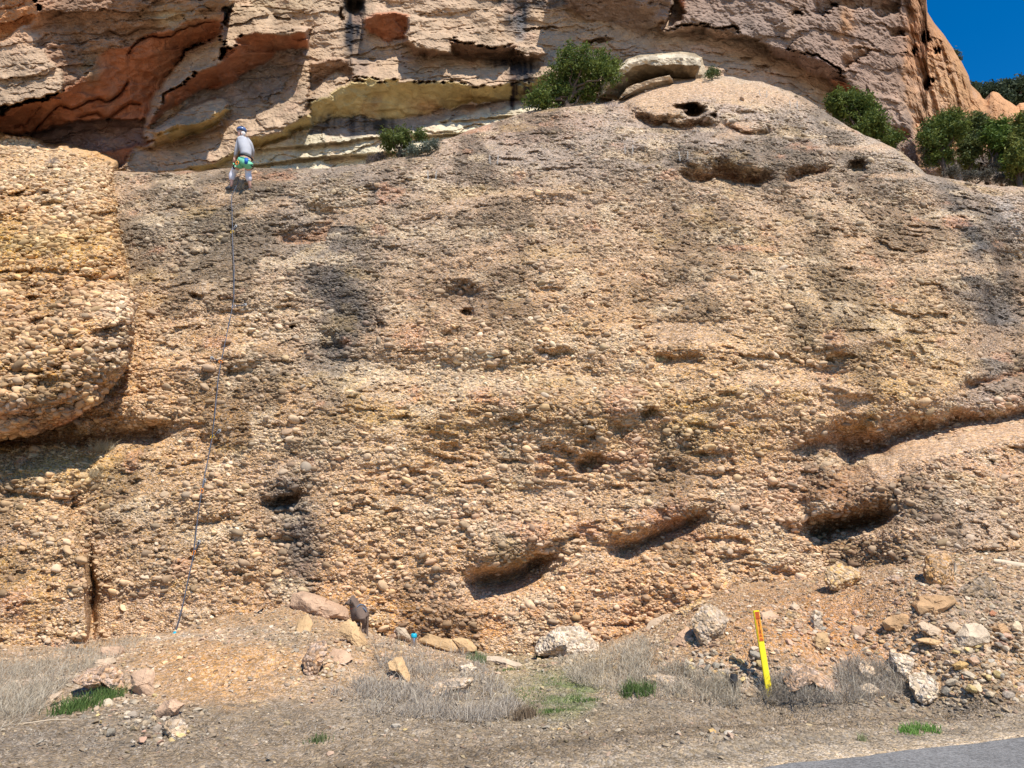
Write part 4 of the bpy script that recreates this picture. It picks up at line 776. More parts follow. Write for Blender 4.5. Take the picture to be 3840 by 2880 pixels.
BL = [
 (t7, [(490, 1072), (600, 1065), (606, 1122), (550, 1132), (492, 1112)], 'pk', 'flat-topped pinkish rock at the end of the dry grass', .5, 0),
 (t7, [(425, 1168), (470, 1130), (550, 1122), (568, 1142), (500, 1172), (470, 1185)], 'cr', 'thin cream rock lying just under the flat-topped pink rock', .5, 0),
 (t7, [(345, 1240), (420, 1180), (480, 1165), (560, 1150), (605, 1190), (625, 1262), (585, 1302), (540, 1250), (430, 1262)], 'pk', 'broad crumbly pink conglomerate rock above the long green grass tuft', .7, 1),
 (t7, [(630, 1205), (700, 1170), (755, 1175), (750, 1250), (750, 1290), (690, 1305), (640, 1265)], 'pk', 'upright pinkish boulder on the mound right of the green tuft', .6, 0),
 (t7, [(205, 1352), (250, 1300), (305, 1283), (282, 1322), (240, 1355)], 'cr', 'narrow tilted cream stone on the slope left of the green tuft', .5, 0),
 (t7, [(750, 1385), (800, 1332), (860, 1320), (900, 1350), (860, 1390), (800, 1417), (765, 1410)], 'pk', 'smooth pale wedge of rock resting on a crumbly boulder', .6, 0),
 (t7, [(800, 1432), (870, 1395), (918, 1440), (895, 1505), (820, 1508), (780, 1470)], 'cr', 'crumbly pale boulder under the smooth wedge of rock', .7, 1),
 (tA, [(100, 200), (130, 120), (230, 100), (400, 140), (520, 190), (700, 270), (745, 370), (640, 410), (500, 380), (350, 335), (200, 320), (105, 260)], 'pk', 'long pinkish slab of rock leaning on top of the mound beside the dog', .5, 0),
 (tA, [(590, 520), (640, 440), (700, 385), (780, 420), (840, 500), (905, 590), (880, 630), (820, 672), (700, 590), (620, 545)], 'ye', 'yellow split block of rock in front of the dog', .5, 0),
 (tA, [(228, 820), (280, 690), (400, 590), (490, 620), (495, 740), (440, 850), (370, 985), (300, 975), (240, 900)], 'pk', 'knobbly elongated conglomerate boulder standing on the dirt mound', .6, 1),
 (tA, [(160, 475), (185, 400), (290, 335), (345, 430), (320, 505), (240, 555), (180, 530)], 'ye', 'flat orange-yellow rock set in the mound below the long slab', .35, 0),
 (tA, [(480, 770), (560, 690), (700, 720), (770, 800), (640, 860), (500, 840)], 'pk', 'low ledge of pale rock just right of the knobbly elongated boulder', .4, 0),
 (tA, [(890, 520), (940, 530), (1000, 605), (960, 625), (890, 610)], 'cr', 'small grey-cream rock behind the end of the yellow block', .5, 0),
 (tA, [(1110, 605), (1130, 560), (1190, 535), (1215, 570), (1190, 615)], 'pk', 'small pinkish rock tucked against the white rock beside the bottle', .5, 0),
 (tA, [(1195, 490), (1225, 462), (1290, 480), (1350, 560), (1372, 612), (1300, 628), (1250, 618), (1205, 590)], 'wh', 'smooth nearly white rock left of the blue-lidded bottle', .6, 0),
 (tA, [(1485, 570), (1560, 540), (1700, 590), (1790, 600), (1865, 690), (1830, 725), (1640, 705), (1430, 640), (1420, 600)], 'ye', 'wide pale yellow slab of rock right of the bottle', .4, 0),
 (tA, [(1785, 600), (1870, 575), (1960, 600), (2050, 680), (2040, 700), (1900, 745), (1850, 680)], 'ye', 'pointed yellowish rock at the right end of the wide yellow slab', .5, 0),
 (tA, [(1115, 850), (1180, 780), (1270, 790), (1350, 950), (1355, 1060), (1300, 1020), (1200, 920), (1130, 925)], 'ye', 'upright yellowish rock half covered by dry brush below the white rock', .5, 0),
 (tA, [(1490, 1100), (1620, 1040), (1750, 1005), (2000, 1000), (1990, 1040), (1930, 1110), (1780, 1120), (1640, 1170)], 'cr', 'long low pale rock lying in the dry brush', .5, 1),
 (tA, [(1860, 880), (1980, 840), (2050, 900), (1960, 960), (1870, 935)], 'wh', 'small whitish crumbly rock in the brush left of the green tuft', .5, 1),
 (tB, [(478, 580), (520, 510), (600, 450), (730, 390), (900, 400), (990, 470), (1062, 560), (1050, 625), (960, 655), (780, 645), (620, 640), (500, 640)], 'wh', 'big pale rounded conglomerate boulder against the foot of the slab', .6, 1),
 (tB, [(490, 610), (540, 560), (578, 590), (570, 645), (500, 650)], 'cr', 'small smooth cream rock touching the left foot of the big pale boulder', .5, 0),
 (tB, [(30, 655), (150, 660), (280, 700), (400, 740), (425, 768), (350, 768), (200, 735), (60, 700)], 'wh', 'long low whitish rock at the edge of the green ground', .4, 0),
 (tB, [(1462, 435), (1500, 350), (1640, 290), (1760, 265), (1800, 300), (1700, 355), (1540, 425)], 'cr', 'long tilted grey-cream rock left of the big knobbly boulder', .5, 0),
 (tB, [(1760, 240), (1890, 190), (1950, 150), (2010, 185), (1900, 245), (1800, 305)], 'ye', 'yellowish rock perched behind the top of the big knobbly boulder', .5, 1),
 (tC, [(0, 300), (60, 230), (140, 185), (220, 230), (315, 330), (315, 400), (240, 480), (130, 553), (60, 522), (5, 430), (-30, 360)], 'cr', 'big knobbly cream boulder on the slope left of the yellow post', .75, 1),
 (tB, [(1680, 545), (1740, 480), (1840, 395), (1895, 460), (1875, 520), (1740, 575)], 'pk', 'wedge-shaped pale pink rock leaning against the big knobbly boulder', .5, 0),
 (tB, [(1515, 535), (1560, 490), (1620, 500), (1630, 560), (1560, 578)], 'cr', 'rounded grey rock left of the wedge-shaped pink rock', .6, 1),
 (tB, [(630, 718), (730, 710), (745, 745), (650, 755)], 'pk', 'small flat rock in front of the big pale rounded boulder', .5, 0),
 (tB, [(1445, 840), (1590, 815), (1745, 850), (1710, 915), (1500, 910)], 'cr', 'flat-topped rock half buried in grey brush behind the middle green tuft', .5, 1),
 (tC, [(850, 215), (890, 180), (940, 215), (962, 270), (900, 272)], 'cr', 'grey rock sitting on a lichen-covered rock right of the post', .6, 0),
 (tC, [(808, 295), (850, 255), (950, 285), (955, 340), (860, 345)], 'ye', 'lichen-yellow rock under a grey rock right of the post', .6, 1),
 (tC, [(1040, 300), (1085, 240), (1150, 280), (1155, 400), (1095, 425), (1040, 370)], 'cr', 'upright grey conglomerate rock on the slope right of the post', .6, 1),
 (tC, [(1060, 525), (1100, 450), (1190, 460), (1215, 540), (1150, 612), (1075, 565)], 'ye', 'cream block under the upright grey rock', .7, 0),
 (tC, [(893, 385), (965, 368), (978, 410), (930, 435)], 'pk', 'small rose-grey rock left of the upright grey rock', .6, 0),
 (tC, [(800, 860), (830, 780), (880, 730), (1000, 720), (1130, 790), (1235, 870), (1300, 1005), (1180, 960), (1080, 910), (860, 965)], 'pk', 'broad pinkish rock in the brush right of the foot of the post', .45, 1),
 (tC, [(590, 275), (680, 258), (765, 315), (700, 355), (620, 335)], 'pk', 'flat pale rock embedded right behind the top of the post', .4, 0),
 (tC, [(130, 805), (170, 775), (232, 800), (185, 838)], 'oc', 'ochre cobble left of the short black-capped stub', .6, 0),
 (tC, [(10, 865), (100, 830), (182, 850), (182, 895), (60, 905)], 'cr', 'pale rock poking out of the brush at the left of the rubble row', .5, 1),
 (tC, [(190, 840), (240, 815), (292, 860), (245, 905), (200, 900)], 'cr', 'rounded grey-white rock next to the short black-capped stub', .6, 0),
 (tC, [(1430, 735), (1520, 700), (1620, 780), (1645, 850), (1540, 865), (1450, 850)], 'cr', 'pale rounded rock behind the grey bush at the lower right', .6, 1),
 (tC, [(1440, 940), (1560, 900), (1662, 960), (1600, 1022), (1480, 1005)], 'wh', 'whitish rock low in the grey bush at the lower right', .6, 0),
 (tC, [(1410, 405), (1500, 385), (1575, 445), (1520, 525), (1440, 485)], 'pk', 'flat three-cornered rock set in the orange slope', .4, 0),
 (tD, [(-25, 250), (-10, 150), (80, 115), (180, 140), (272, 200), (240, 290), (130, 322), (20, 305)], 'ye', 'large rounded yellow-tan conglomerate boulder high on the slope', .75, 1),
 (tD, [(720, 170), (740, 60), (820, 45), (900, 50), (950, 110), (957, 220), (880, 282), (770, 288), (730, 240)], 'or', 'square orange-brown conglomerate boulder at the foot of the rock', .7, 1),
 (tD, [(930, 330), (1100, 240), (1200, 200), (1270, 280), (1297, 370), (1180, 382), (1000, 372)], 'gb', 'flat grey-brown slab of rock right of the square boulder', .5, 1),
 (tD, [(630, 430), (680, 370), (800, 362), (940, 370), (972, 420), (920, 462), (800, 528), (680, 505)], 'or', 'jagged orange rock with a broken front face', .6, 0),
 (tD, [(408, 560), (480, 520), (560, 498), (650, 520), (672, 580), (560, 632), (430, 612)], 'or', 'layered tan block just below and left of the jagged orange rock', .5, 0),
 (tD, [(680, 575), (720, 560), (800, 585), (872, 632), (855, 668), (760, 650), (700, 625)], 'cr', 'narrow pale rock right of the layered tan block', .5, 0),
 (tD, [(660, 692), (760, 680), (882, 712), (850, 745), (680, 712)], 'ye', 'thin flat tan slab lying below the narrow pale rock', .5, 0),
 (tD, [(958, 665), (1030, 580), (1100, 572), (1162, 570), (1235, 665), (1220, 712), (1080, 755), (1010, 745)], 'wh', 'big smooth white boulder on the scree', .75, 0),
 (tD, [(885, 572), (960, 560), (1012, 600), (980, 655), (900, 605)], 'cr', 'grey-cream rock touching the left of the smooth white boulder', .6, 0),
 (tD, [(455, 850), (472, 788), (620, 808), (682, 870), (645, 960), (600, 975), (500, 925)], 'wh', 'rough white block at the foot of the slope, upper of a touching pair', .6, 1),
 (tD, [(600, 965), (720, 920), (820, 1000), (882, 1080), (872, 1142), (730, 1168), (640, 1125)], 'wh', 'rough white block beside the verge, lower of a touching pair', .7, 1),
 (tD, [(440, 235), (500, 208), (585, 240), (560, 292), (475, 265)], 'pk', 'pale pink rock between the rounded yellow boulder and the square one', .5, 1),
 (tD, [(218, 1045), (300, 1028), (412, 1080), (370, 1122), (240, 1118)], 'wh', 'whitish flat rock at the edge of the verge behind bare twigs', .5, 0),
 (tD, [(1340, 1105), (1400, 1050), (1530, 1030), (1530, 1140), (1380, 1135)], 'pk', 'pinkish rock at the right edge of the photo beside the verge', .7, 1),
 (tD, [(1210, 605), (1330, 570), (1392, 640), (1300, 655)], 'or', 'red-brown angular stone right of the smooth white boulder', .6, 0),
 (tD, [(930, 885), (1000, 852), (1088, 880), (1040, 922), (960, 915)], 'oc', 'flat stone with an ochre edge on the scree below the white boulder', .5, 0),
 (tD, [(1140, 785), (1200, 750), (1247, 790), (1220, 832), (1150, 815)], 'cr', 'round grey-tan stone right below the smooth white boulder', .6, 0),
 (tD, [(1045, 835), (1130, 818), (1165, 870), (1100, 895)], 'pk', 'rose-grey stone in the middle of the scree', .6, 0),
 (tD, [(1003, 965), (1040, 930), (1085, 960), (1062, 990), (1012, 988)], 'rd', 'reddish cobble low on the scree', .7, 0),
 (tD, [(1165, 480), (1195, 452), (1225, 470), (1215, 497), (1180, 497)], 'br', 'round brown cobble above the smooth white boulder', .7, 0),
 (tD, [(1215, 500), (1240, 475), (1277, 495), (1265, 517), (1225, 517)], 'rd', 'orange-red stone beside the round brown cobble', .7, 0),
 (tB, [(672, 1330), (690, 1300), (730, 1305), (745, 1335), (725, 1355), (680, 1355)], 'oc', 'tan cobble standing alone on the grey verge', .7, 0),
 (tC, [(130, 1320), (170, 1303), (203, 1325), (203, 1360), (180, 1380), (140, 1365)], 'oc', 'yellow-tan cobble on the verge near the road edge', .7, 0),
]
KC = dict(pk=(.47, .33, .225), cr=(.46, .365, .26), ye=(.50, .35, .19), wh=(.54, .45, .335), oc=(.52, .36, .16), gb=(.31, .24, .165), rd=(.42, .21, .12), br=(.32, .21, .13))
KC = {k_: (c_[0]*1.02, c_[1]*.95, c_[2]*.90) for k_, c_ in KC.items()}; KC['or'] = (.44, .27, .14)
BPOS = []
for i, (tf, pts, kk, label, th, cg) in enumerate(BL):
    ol = tf(*pts); o_ = np.array(ol); bot = o_[:, 1].max(); cu = o_[np.argmax(o_[:, 1]), 0]; wpx = np.ptp(o_[:, 0]); hpx = np.ptp(o_[:, 1])
    top_ = o_[:, 1].min(); g = hit(cu, bot-4); gt = hit(o_[:, 0].mean(), top_+4); s = g[1]/F; dep = max(.04, th*.62*(wpx*.5+hpx*.5)*s)
    ly = min(gt[1], g[1]+.9*dep+hpx*s*(.2 if th > .45 else .8)); ly = max(ly, g[1]+.05)
    lim = slab_depth(np.array([o_[:, 0].mean()]*3), np.array([bot, .5*(bot+top_), top_])*1., False)[0]; ly = min(ly, lim[2]+dep*.1, lim[1]+dep*.1); g = g.copy(); g[1] = min(g[1], lim[0]-dep*.6)
    ext = [(q[0], q[1]+(hpx*.10 if q[1] > bot-hpx*.3 else 0)) for q in ol]
    bm, ctr = boulder_mesh(ext, 0, dep, i+3, 1.0, 4 if wpx > 60 else 3, (bot, g[1]+dep*.25, top_, ly-dep*.25))
    BPOS.append((ctr, label, o_[:, 0].mean(), o_[:, 1].mean()))
    for f in bm.faces: f.smooth = False
    b = bm_obj('boulder' if wpx > 55 else 'stone', bm, M_BOULD2 if cg else M_BOULD); b.location = ctr; b.color = (*(np.array(KC[kk])*random.uniform(.92, 1.08)), 1)
    tag(b, label, 'rock', 'rocks lying at the foot of the slab')
# gravel over the ground
n = 60000
y_ = np.sqrt(RNG.uniform(5.2**2, 14.2**2, n)); x_ = RNG.uniform(-.86, .86, n)*y_; rd = road_d(x_, y_); keep = rd > .12; x_, y_ = x_[keep], y_[keep]; z_ = ground_z(x_, y_); u_, v_ = proj(np.stack([x_, y_, z_], 1))
cb = np.array([q[0][:2] for q in BPOS]); kb = RNG.integers(0, len(cb), 5200); ex = cb[kb]+RNG.normal(0, .17, (5200, 2)); ex[:, 1] -= .08
x_ = np.r_[x_, ex[:, 0]]; y_ = np.r_[y_, ex[:, 1]]; isb = np.r_[np.zeros(len(z_)), np.ones(len(ex))]; z_ = ground_z(x_, y_); u_, v_ = proj(np.stack([x_, y_, z_], 1))
sc_ = .8*isb+ss(3300, 3600, u_)*ss(2700, 2600, v_)+.7*np.exp(-((u_-2750)/200)**2-((v_-2500)/70)**2)+.8*np.exp(-((u_-520)/180)**2-((v_-2720)/70)**2)+.35*(v_ < 2520)
kp = RNG.random(len(x_)) < np.clip(.34+sc_-.26*np.exp(-((u_-900)/330)**2-((v_-2480)/110)**2), 0, 1)*(1-.7*(road_d(x_, y_) < .6)); x_, y_, z_, sc_, u_, v_ = [q[kp] for q in (x_, y_, z_, sc_, u_, v_)]
n = len(x_); sz = np.clip(.0072*np.exp(RNG.normal(0, .6, n))*(1+1.0*np.clip(sc_, 0, 1)), .005, .035)
bc = ground_col(x_, y_, u_, v_)
gn_scatter('gravel', np.stack([x_, y_, z_+sz*.2], 1), np.stack([sz*RNG.uniform(1, 1.6, n), sz*RNG.uniform(.8, 1.2, n), sz*RNG.uniform(.5, .8, n)], 1), np.stack([RNG.normal(0, .3, n), RNG.normal(0, .3, n), RNG.uniform(0, 6.3, n)], 1), peb_tint(bc, n, sat=.62)*1.0, M_PEB, None, lump=.8, smooth=False, sub=1)
g_ = bpy.data.objects['gravel']; tag(g_, 'small gravel scattered over the dirt verge', 'gravel')

# rubble: countable stones
STONE = []
for k_ in range(6):
    bm = bmesh.new(); bmesh.ops.create_icosphere(bm, subdivisions=2, radius=1); rr = random.Random(40+k_)
    ax = [Vector((rr.gauss(0, 1), rr.gauss(0, 1), rr.gauss(0, 1))).normalized() for _ in range(12)]; hh = [rr.uniform(.5, .85) for _ in ax]
    for v_ in bm.verts:
        for a_, h_ in zip(ax, hh):
            d_ = v_.co.dot(a_)
            if d_ > h_: v_.co -= a_*(d_-h_)
    me = bpy.data.meshes.new('stone'); bm.to_mesh(me); bm.free(); me.materials.append(M_BOULD); STONE.append(me)
PALN = [((.55, .44, .31), 'cream'), ((.55, .42, .27), 'tan'), ((.40, .34, .26), 'grey'), ((.55, .34, .23), 'rose'), ((.60, .44, .20), 'ochre'), ((.36, .29, .22), 'brown'), ((.58, .48, .36), 'whitish')]
def short(lb):
    w_ = lb.split(); st = {'at', 'lying', 'above', 'on', 'left', 'right', 'resting', 'under', 'leaning', 'in', 'standing', 'set', 'beside', 'behind', 'tucked', 'half', 'against', 'touching', 'perched', 'sitting', 'poking', 'next', 'just', 'below', 'high', 'with', 'of', 'around', 'low', 'between', 'embedded', 'buried', 'near'}
    o_ = []
    for q in w_:
        if q in st and len(o_) >= 3: break
        o_.append(q)
    while o_ and o_[-1] in ('low', 'alone', 'flat'): o_.pop()
    return ' '.join(o_[:7])
def shape_of(o):
    a, b, c = sorted(o.scale, reverse=True); return 'long' if a/b > 1.35 else ('flat' if c/a < .5 else ('chunky' if c/a > .68 else 'angular'))
def rubble(n_, poly, smin, smax, label, group):
    pu = [q[0] for q in poly]; pv = [q[1] for q in poly]; us_ = []; vs_ = []
    while len(us_) < n_:
        a, b = random.uniform(min(pu), max(pu)), random.uniform(min(pv), max(pv))
        if inside(poly, np.array([a]), np.array([b]))[0]: us_.append(a); vs_.append(b)
    ps = hits(us_, vs_)
    for i in range(n_):
        o = bpy.data.objects.new('stone', STONE[i % 6]); COL.objects.link(o); s = smin*(smax/smin)**(random.random()**1.8); pc, pn = random.choice(PALN)
        o.location = ps[i]+np.array([0, 0, s*.25]); o.scale = (s*random.uniform(1, 1.5), s*random.uniform(.8, 1.2), s*random.uniform(.5, .85)); o.rotation_euler = (random.gauss(0, .3), random.gauss(0, .3), random.uniform(0, 6.3))
        o.color = (*np.clip(np.array(pc)*random.uniform(.75, 1.1), 0, .7), 1)
        c_, lb, bu_, bv_ = min(BPOS, key=lambda q: math.hypot(q[2]-us_[i], (q[3]-vs_[i])*1.5)); dx, dy = us_[i]-bu_, vs_[i]-bv_
        side = ('right of' if dx > 0 else 'left of') if abs(dx) > abs(dy) else ('below' if dy > 0 else 'above')
        sz_ = 'tiny' if s < .022 else ('small' if s < .038 else 'fist-sized')
        tag(o, '%s %s %s stone %s the %s' % (sz_, shape_of(o), pn, side, short(lb)), 'stone', group)
rubble(95, tD((900, 800), (1100, 740), (1300, 640), (1500, 600), (1500, 1130), (1100, 1140), (880, 1100), (830, 960)), .022, .075, 'loose stone among many in the scree at the lower right', 'loose stones in the scree at the lower right')
rubble(60, tC((-100, 700), (200, 640), (600, 600), (640, 860), (300, 900), (-100, 880)), .022, .07, 'pale stone in the rubble left of the yellow post', 'stones in the rubble left of the yellow post')
rubble(45, [(380, 2640), (650, 2600), (720, 2680), (680, 2800), (450, 2780), (330, 2720)], .018, .06, 'pale stone in the rubble below the long green tuft', 'stones in the rubble at the lower left')
rubble(50, tC((700, 600), (1000, 400), (1659, 200), (1900, 500), (1800, 680), (1000, 700)), .018, .05, 'stone on the orange slope right of the yellow post', 'stones on the orange slope')
rubble(30, [(560, 2560), (1150, 2420), (1300, 2620), (900, 2700), (650, 2650)], .012, .03, 'small stone on the bare dirt mound', 'small stones on the dirt mound')
rubble(40, [(100, 2760), (1800, 2700), (3400, 2700), (3300, 2790), (1500, 2860), (200, 2870)], .01, .028, 'small pale stone on the grey verge', 'small stones on the verge')

# perched slab of rock on the crest of the dome
po = [(2249, 362), (2252, 325), (2270, 300), (2290, 275), (2320, 250), (2355, 228), (2400, 212), (2440, 207), (2500, 206), (2560, 201), (2600, 207), (2622, 220), (2627, 245), (2645, 275), (2655, 330), (2500, 350), (2400, 365), (2330, 375)]
U, V = np.meshgrid(np.linspace(2225, 2680, 190), np.linspace(185, 400, 110)); p = P(U, V, 19.); X, Z = p[..., 0], p[..., 2]; wu = U+5*fbm(X*3, Z*3, 4, 801); wv = V+5*fbm(X*3, Z*3, 4, 802); d = sdist(po, wu, wv)
Y = np.full(U.shape, 19.9); c = np.ones(U.shape+(3,))*np.array((.46, .36, .24))  # lit rim paler, undersides browner: light and shade put into the colours
for cc, pl in (((.36, .27, .17), [(2262, 358, 19.0), (2310, 300, 18.9), (2370, 255, 18.9), (2420, 241, 18.9), (2470, 246, 18.9), (2560, 241, 19.0), (2624, 246, 19.2), (2600, 300, 20.2), (2500, 290, 20.3), (2420, 305, 20.2), (2350, 340, 20.1), (2325, 375, 19.9)]),
               ((.60, .50, .36), [(2249, 362, 18.9), (2252, 325, 18.8), (2290, 275, 18.7), (2355, 228, 18.6), (2440, 207, 18.7), (2560, 200, 18.9), (2625, 218, 19.1), (2628, 246, 19.2), (2560, 241, 18.9), (2470, 246, 18.8), (2420, 241, 18.8), (2370, 255, 18.8), (2310, 300, 18.8), (2262, 358, 18.9)]),
               ((.50, .37, .24), [(2318, 372, 18.5), (2350, 332, 18.5), (2400, 310, 18.5), (2460, 290, 18.6), (2510, 280, 18.8), (2525, 296, 18.9), (2440, 312, 18.6), (2370, 345, 18.6)]),
               ((.36, .27, .18), [(2325, 374, 18.6), (2370, 345, 18.6), (2440, 312, 18.7), (2525, 296, 18.9), (2530, 330, 19.6), (2450, 360, 19.5), (2380, 370, 19.2)])):
    m = inside(pl, wu, wv); Y[m] = mvc(pl, wu[m], wv[m]); c[m] = cc
Y += .09*fbm(X*2, Z*3, 5, 803)+.03*fbm(X*9, Z*12, 3, 804); Y = Y+.5*(1-np.sqrt(np.clip(1-(1-np.clip(d/14, 0, 1))**2, 0, 1)))+np.where(d < 0, np.clip(-d, 0, 20)*.12, 0)
m = ss(0, .4, fbm(X*2.5, Z*3, 4, 805))[..., None]; c = c*(1-.35*m)
tag(link('perched_rock', mesh_np('perched_rock', P(U, V, Y).reshape(-1, 3), grid_faces(*U.shape, keep=d > -16), False, c), M_CLIFF), 'curved pale rock slab perched on the crest left of the cave', 'rock')

# ------------------------------------------------------------ vegetation
print('plants')
def leaves(name, lobes, n_cl, per, size, colA, colB, parent, spread=.16, up=.0, mat=None, elong=2.2):
    """lobes (x,y,z,r[,squash]); clumps of small leaf faces through the crown's outer volume"""
    L = np.array([l[:4] for l in lobes]); sq = np.array([l[4] if len(l) > 4 else 1. for l in lobes]); pr = L[:, 3]**2; pr /= pr.sum()
    k = RNG.choice(len(L), n_cl, p=pr); d = RNG.normal(0, 1, (n_cl, 3)); d /= np.linalg.norm(d, axis=1, keepdims=True)
    r = L[k, 3]*RNG.uniform(.2, 1.15, n_cl)**.75*np.where(RNG.random(n_cl) < .10, 1.28, 1.0); c = L[k, :3]+d*r[:, None]*np.c_[np.ones(n_cl), np.ones(n_cl), sq[k]]
    tone = RNG.random(n_cl); cs = spread*RNG.uniform(.5, 1.4, n_cl)
    q = np.repeat(c, per, 0); off = RNG.normal(0, 1, (n_cl*per, 3))*np.repeat(cs, per)[:, None]*.6; off[:, 2] *= .75; q = q+off
    a = RNG.normal(0, 1, q.shape); a[:, 2] += up; a /= np.linalg.norm(a, axis=1, keepdims=True); b = RNG.normal(0, 1, q.shape); b -= (a*b).sum(1, keepdims=True)*a; b /= np.linalg.norm(b, axis=1, keepdims=True)
    s = size*RNG.uniform(.6, 1.5, (len(q), 1)); V = np.stack([q-a*s*elong*.5, q+b*s*.5, q+a*s*elong*.5, q-b*s*.35], 1).reshape(-1, 3)
    Fc = np.arange(len(V)).reshape(-1, 4); t = np.repeat(tone, per)[:, None]; t = np.clip(t+RNG.normal(0, .15, t.shape), 0, 1)
    cc = np.array(colA)*(1-t)+np.array(colB)*t; cc = np.repeat(cc, 4, 0)
    return link(name, mesh_np(name, V, Fc, False, cc), mat or M_LEAF, parent)
def px_lobes(tf, pts, y, jit=.3):
    out = []
    for q in pts:
        (u_, v_), r_ = tf((q[0], q[1]))[0], q[2]; k = T((0, 0), 1, [(0, 0)]); sc = (tf((1, 0))[0][0]-tf((0, 0))[0][0])
        yy = y+random.uniform(-jit, jit); c = P(u_, v_, yy); out.append((c[0], c[1], c[2], r_*sc*yy/F*1.18, q[3] if len(q) > 3 else 1.))
    return out
def make_tree(name, label, cat, tf, lobes, base, y, colA=(.045, .08, .018), colB=(.17, .20, .04), n_cl=700, per=9, size=.05, spread=.13, trunk=.09, group=None, limbs=True, jit=.4, bark=None):
    lb = px_lobes(tf, lobes, y, jit); bu, bv = tf(base)[0]; b = Vector(P(bu, bv, y)); root = empty(name, b); tag(root, label, cat, group)
    f = leaves('crown', [(l[0]-b.x, l[1]-b.y, l[2]-b.z)+tuple(l[3:]) for l in lb], n_cl, per, size, colA, colB, root, spread)
    # one trunk mesh: main stem and a limb into each lobe
    bm = bmesh.new(); top = Vector(np.mean([l[:3] for l in lb], 0))-b
    def seg(p0, p1, r0, r1, kn=5):
        pts = [p0.lerp(p1, i/kn)+Vector((random.uniform(-1, 1), random.uniform(-1, 1), random.uniform(-.5, .5)))*(.06*(p1-p0).length if 0 < i < kn else 0) for i in range(kn+1)]
        prev = None
        for i, q in enumerate(pts):
            r_ = r0+(r1-r0)*i/kn; ring = []
            dd = (p1-p0).normalized(); aa = dd.cross(Vector((0, 1, .1))).normalized(); bb = dd.cross(aa)
            for s_ in range(6): ring.append(bm.verts.new(q+(aa*math.cos(s_*math.pi/3)+bb*math.sin(s_*math.pi/3))*r_))
            if prev:
                for s_ in range(6): bm.faces.new((prev[s_], prev[(s_+1) % 6], ring[(s_+1) % 6], ring[s_]))
            prev = ring
        return pts
    main = seg(Vector((0, 0, -.2)), top, trunk, trunk*.4)
    for l in lb:
        e = Vector(l[:3])-b; seg(main[random.randint(1, 4)], e, trunk*.38, trunk*.1)
        for _ in range(3): seg(e, e+Vector((random.gauss(0, 1), random.gauss(0, 1), random.gauss(.4, 1))).normalized()*l[3]*.9, trunk*.12, trunk*.04, 3)
    bm_obj('trunk', bm, bark or M_BARK, root, True)
    return root
y_j1 = float(slab_depth(np.array([2080.]), np.array([420.]), False)[0][0])+.7
make_tree('juniper', 'large dark green juniper on the crest in front of the cliff', 'tree', t2, [(1590, 370, 70, 1.5), (1690, 370, 65, 1.4), (1790, 390, 70, 1.2), (1650, 500, 115), (1560, 470, 80), (1480, 560, 80), (1400, 620, 60), (1350, 640, 45), (1440, 660, 55), (1560, 600, 75), (1780, 500, 95), (1870, 430, 55), (1860, 480, 50), (1700, 590, 60)], (1560, 700), y_j1, n_cl=1500, size=.045, spread=.12, trunk=.12)
y_j2 = float(slab_depth(np.array([1500.]), np.array([600.]), False)[0][0])+.5
make_tree('juniper', 'small yellow-green juniper bush at the foot of the pale cliff', 'bush', t2, [(430, 870, 45), (530, 855, 45), (640, 860, 40), (450, 930, 45), (560, 920, 40), (500, 890, 30)], (500, 1020), y_j2, (.06, .09, .02), (.17, .19, .05), 420, 8, .035, .09, .05)
make_tree('sagebrush', 'grey-green low brush beside the small yellow-green juniper', 'bush', t2, [(600, 960, 38, .7), (680, 940, 38, .8), (730, 920, 30, .8), (520, 985, 32, .6)], (620, 1010), y_j2-.2, (.10, .12, .09), (.20, .22, .17), 300, 8, .025, .08, .02)
make_tree('bare_shrub', 'dark leafless shrub left of the small juniper', 'bush', t2, [(340, 1010, 32, .7), (390, 1000, 35, .7), (310, 1030, 20, .6)], (350, 1045), y_j2-.2, (.07, .055, .05), (.16, .13, .12), 160, 7, .018, .07, .02)
make_tree('juniper', 'green juniper sprawling down the right shoulder of the dome', 'tree', t3, [(1130, 580, 55), (1200, 570, 55), (1280, 590, 55), (1180, 640, 60), (1270, 670, 70), (1350, 700, 60), (1290, 740, 50), (1380, 770, 50), (1440, 810, 45, .8), (1480, 790, 30), (1340, 640, 40), (1140, 610, 40)], (1330, 820), 20.8, n_cl=1250, size=.048, trunk=.1)
make_tree('juniper', 'round-crowned juniper with a dark trunk, leftmost of the trees at the right edge', 'tree', t10, [(480, 720, 130), (620, 680, 120), (330, 820, 130), (560, 850, 170), (250, 950, 110), (420, 980, 120), (280, 1100, 100), (480, 1160, 110), (330, 1240, 110, .7), (500, 1240, 90, .8), (700, 800, 110)], (510, 1440), 22.6, n_cl=1500, size=.045, spread=.11, trunk=.10, group='junipers at the right edge')
make_tree('juniper', 'juniper with pale rock showing through it, second from left of the right-edge trees', 'tree', t10, [(900, 720, 110), (990, 740, 80), (850, 860, 120), (950, 940, 110), (800, 1050, 120), (900, 1120, 90), (780, 1230, 70), (850, 1330, 70)], (760, 1440), 24.2, (.045, .07, .025), (.16, .18, .05), 1000, 9, .05, .12, .08, group='junipers at the right edge')
make_tree('juniper', 'bushy juniper third from the left among the right-edge trees', 'tree', t10, [(1150, 850, 120), (1270, 780, 90), (1300, 900, 120), (1180, 1000, 100), (1350, 1030, 120), (1080, 900, 70), (1420, 860, 90), (1150, 1150, 70), (1250, 1200, 80), (1330, 1300, 90)], (1050, 1480), 23.4, (.045, .09, .015), (.17, .23, .04), 1250, 9, .05, .12, .09, group='junipers at the right edge')
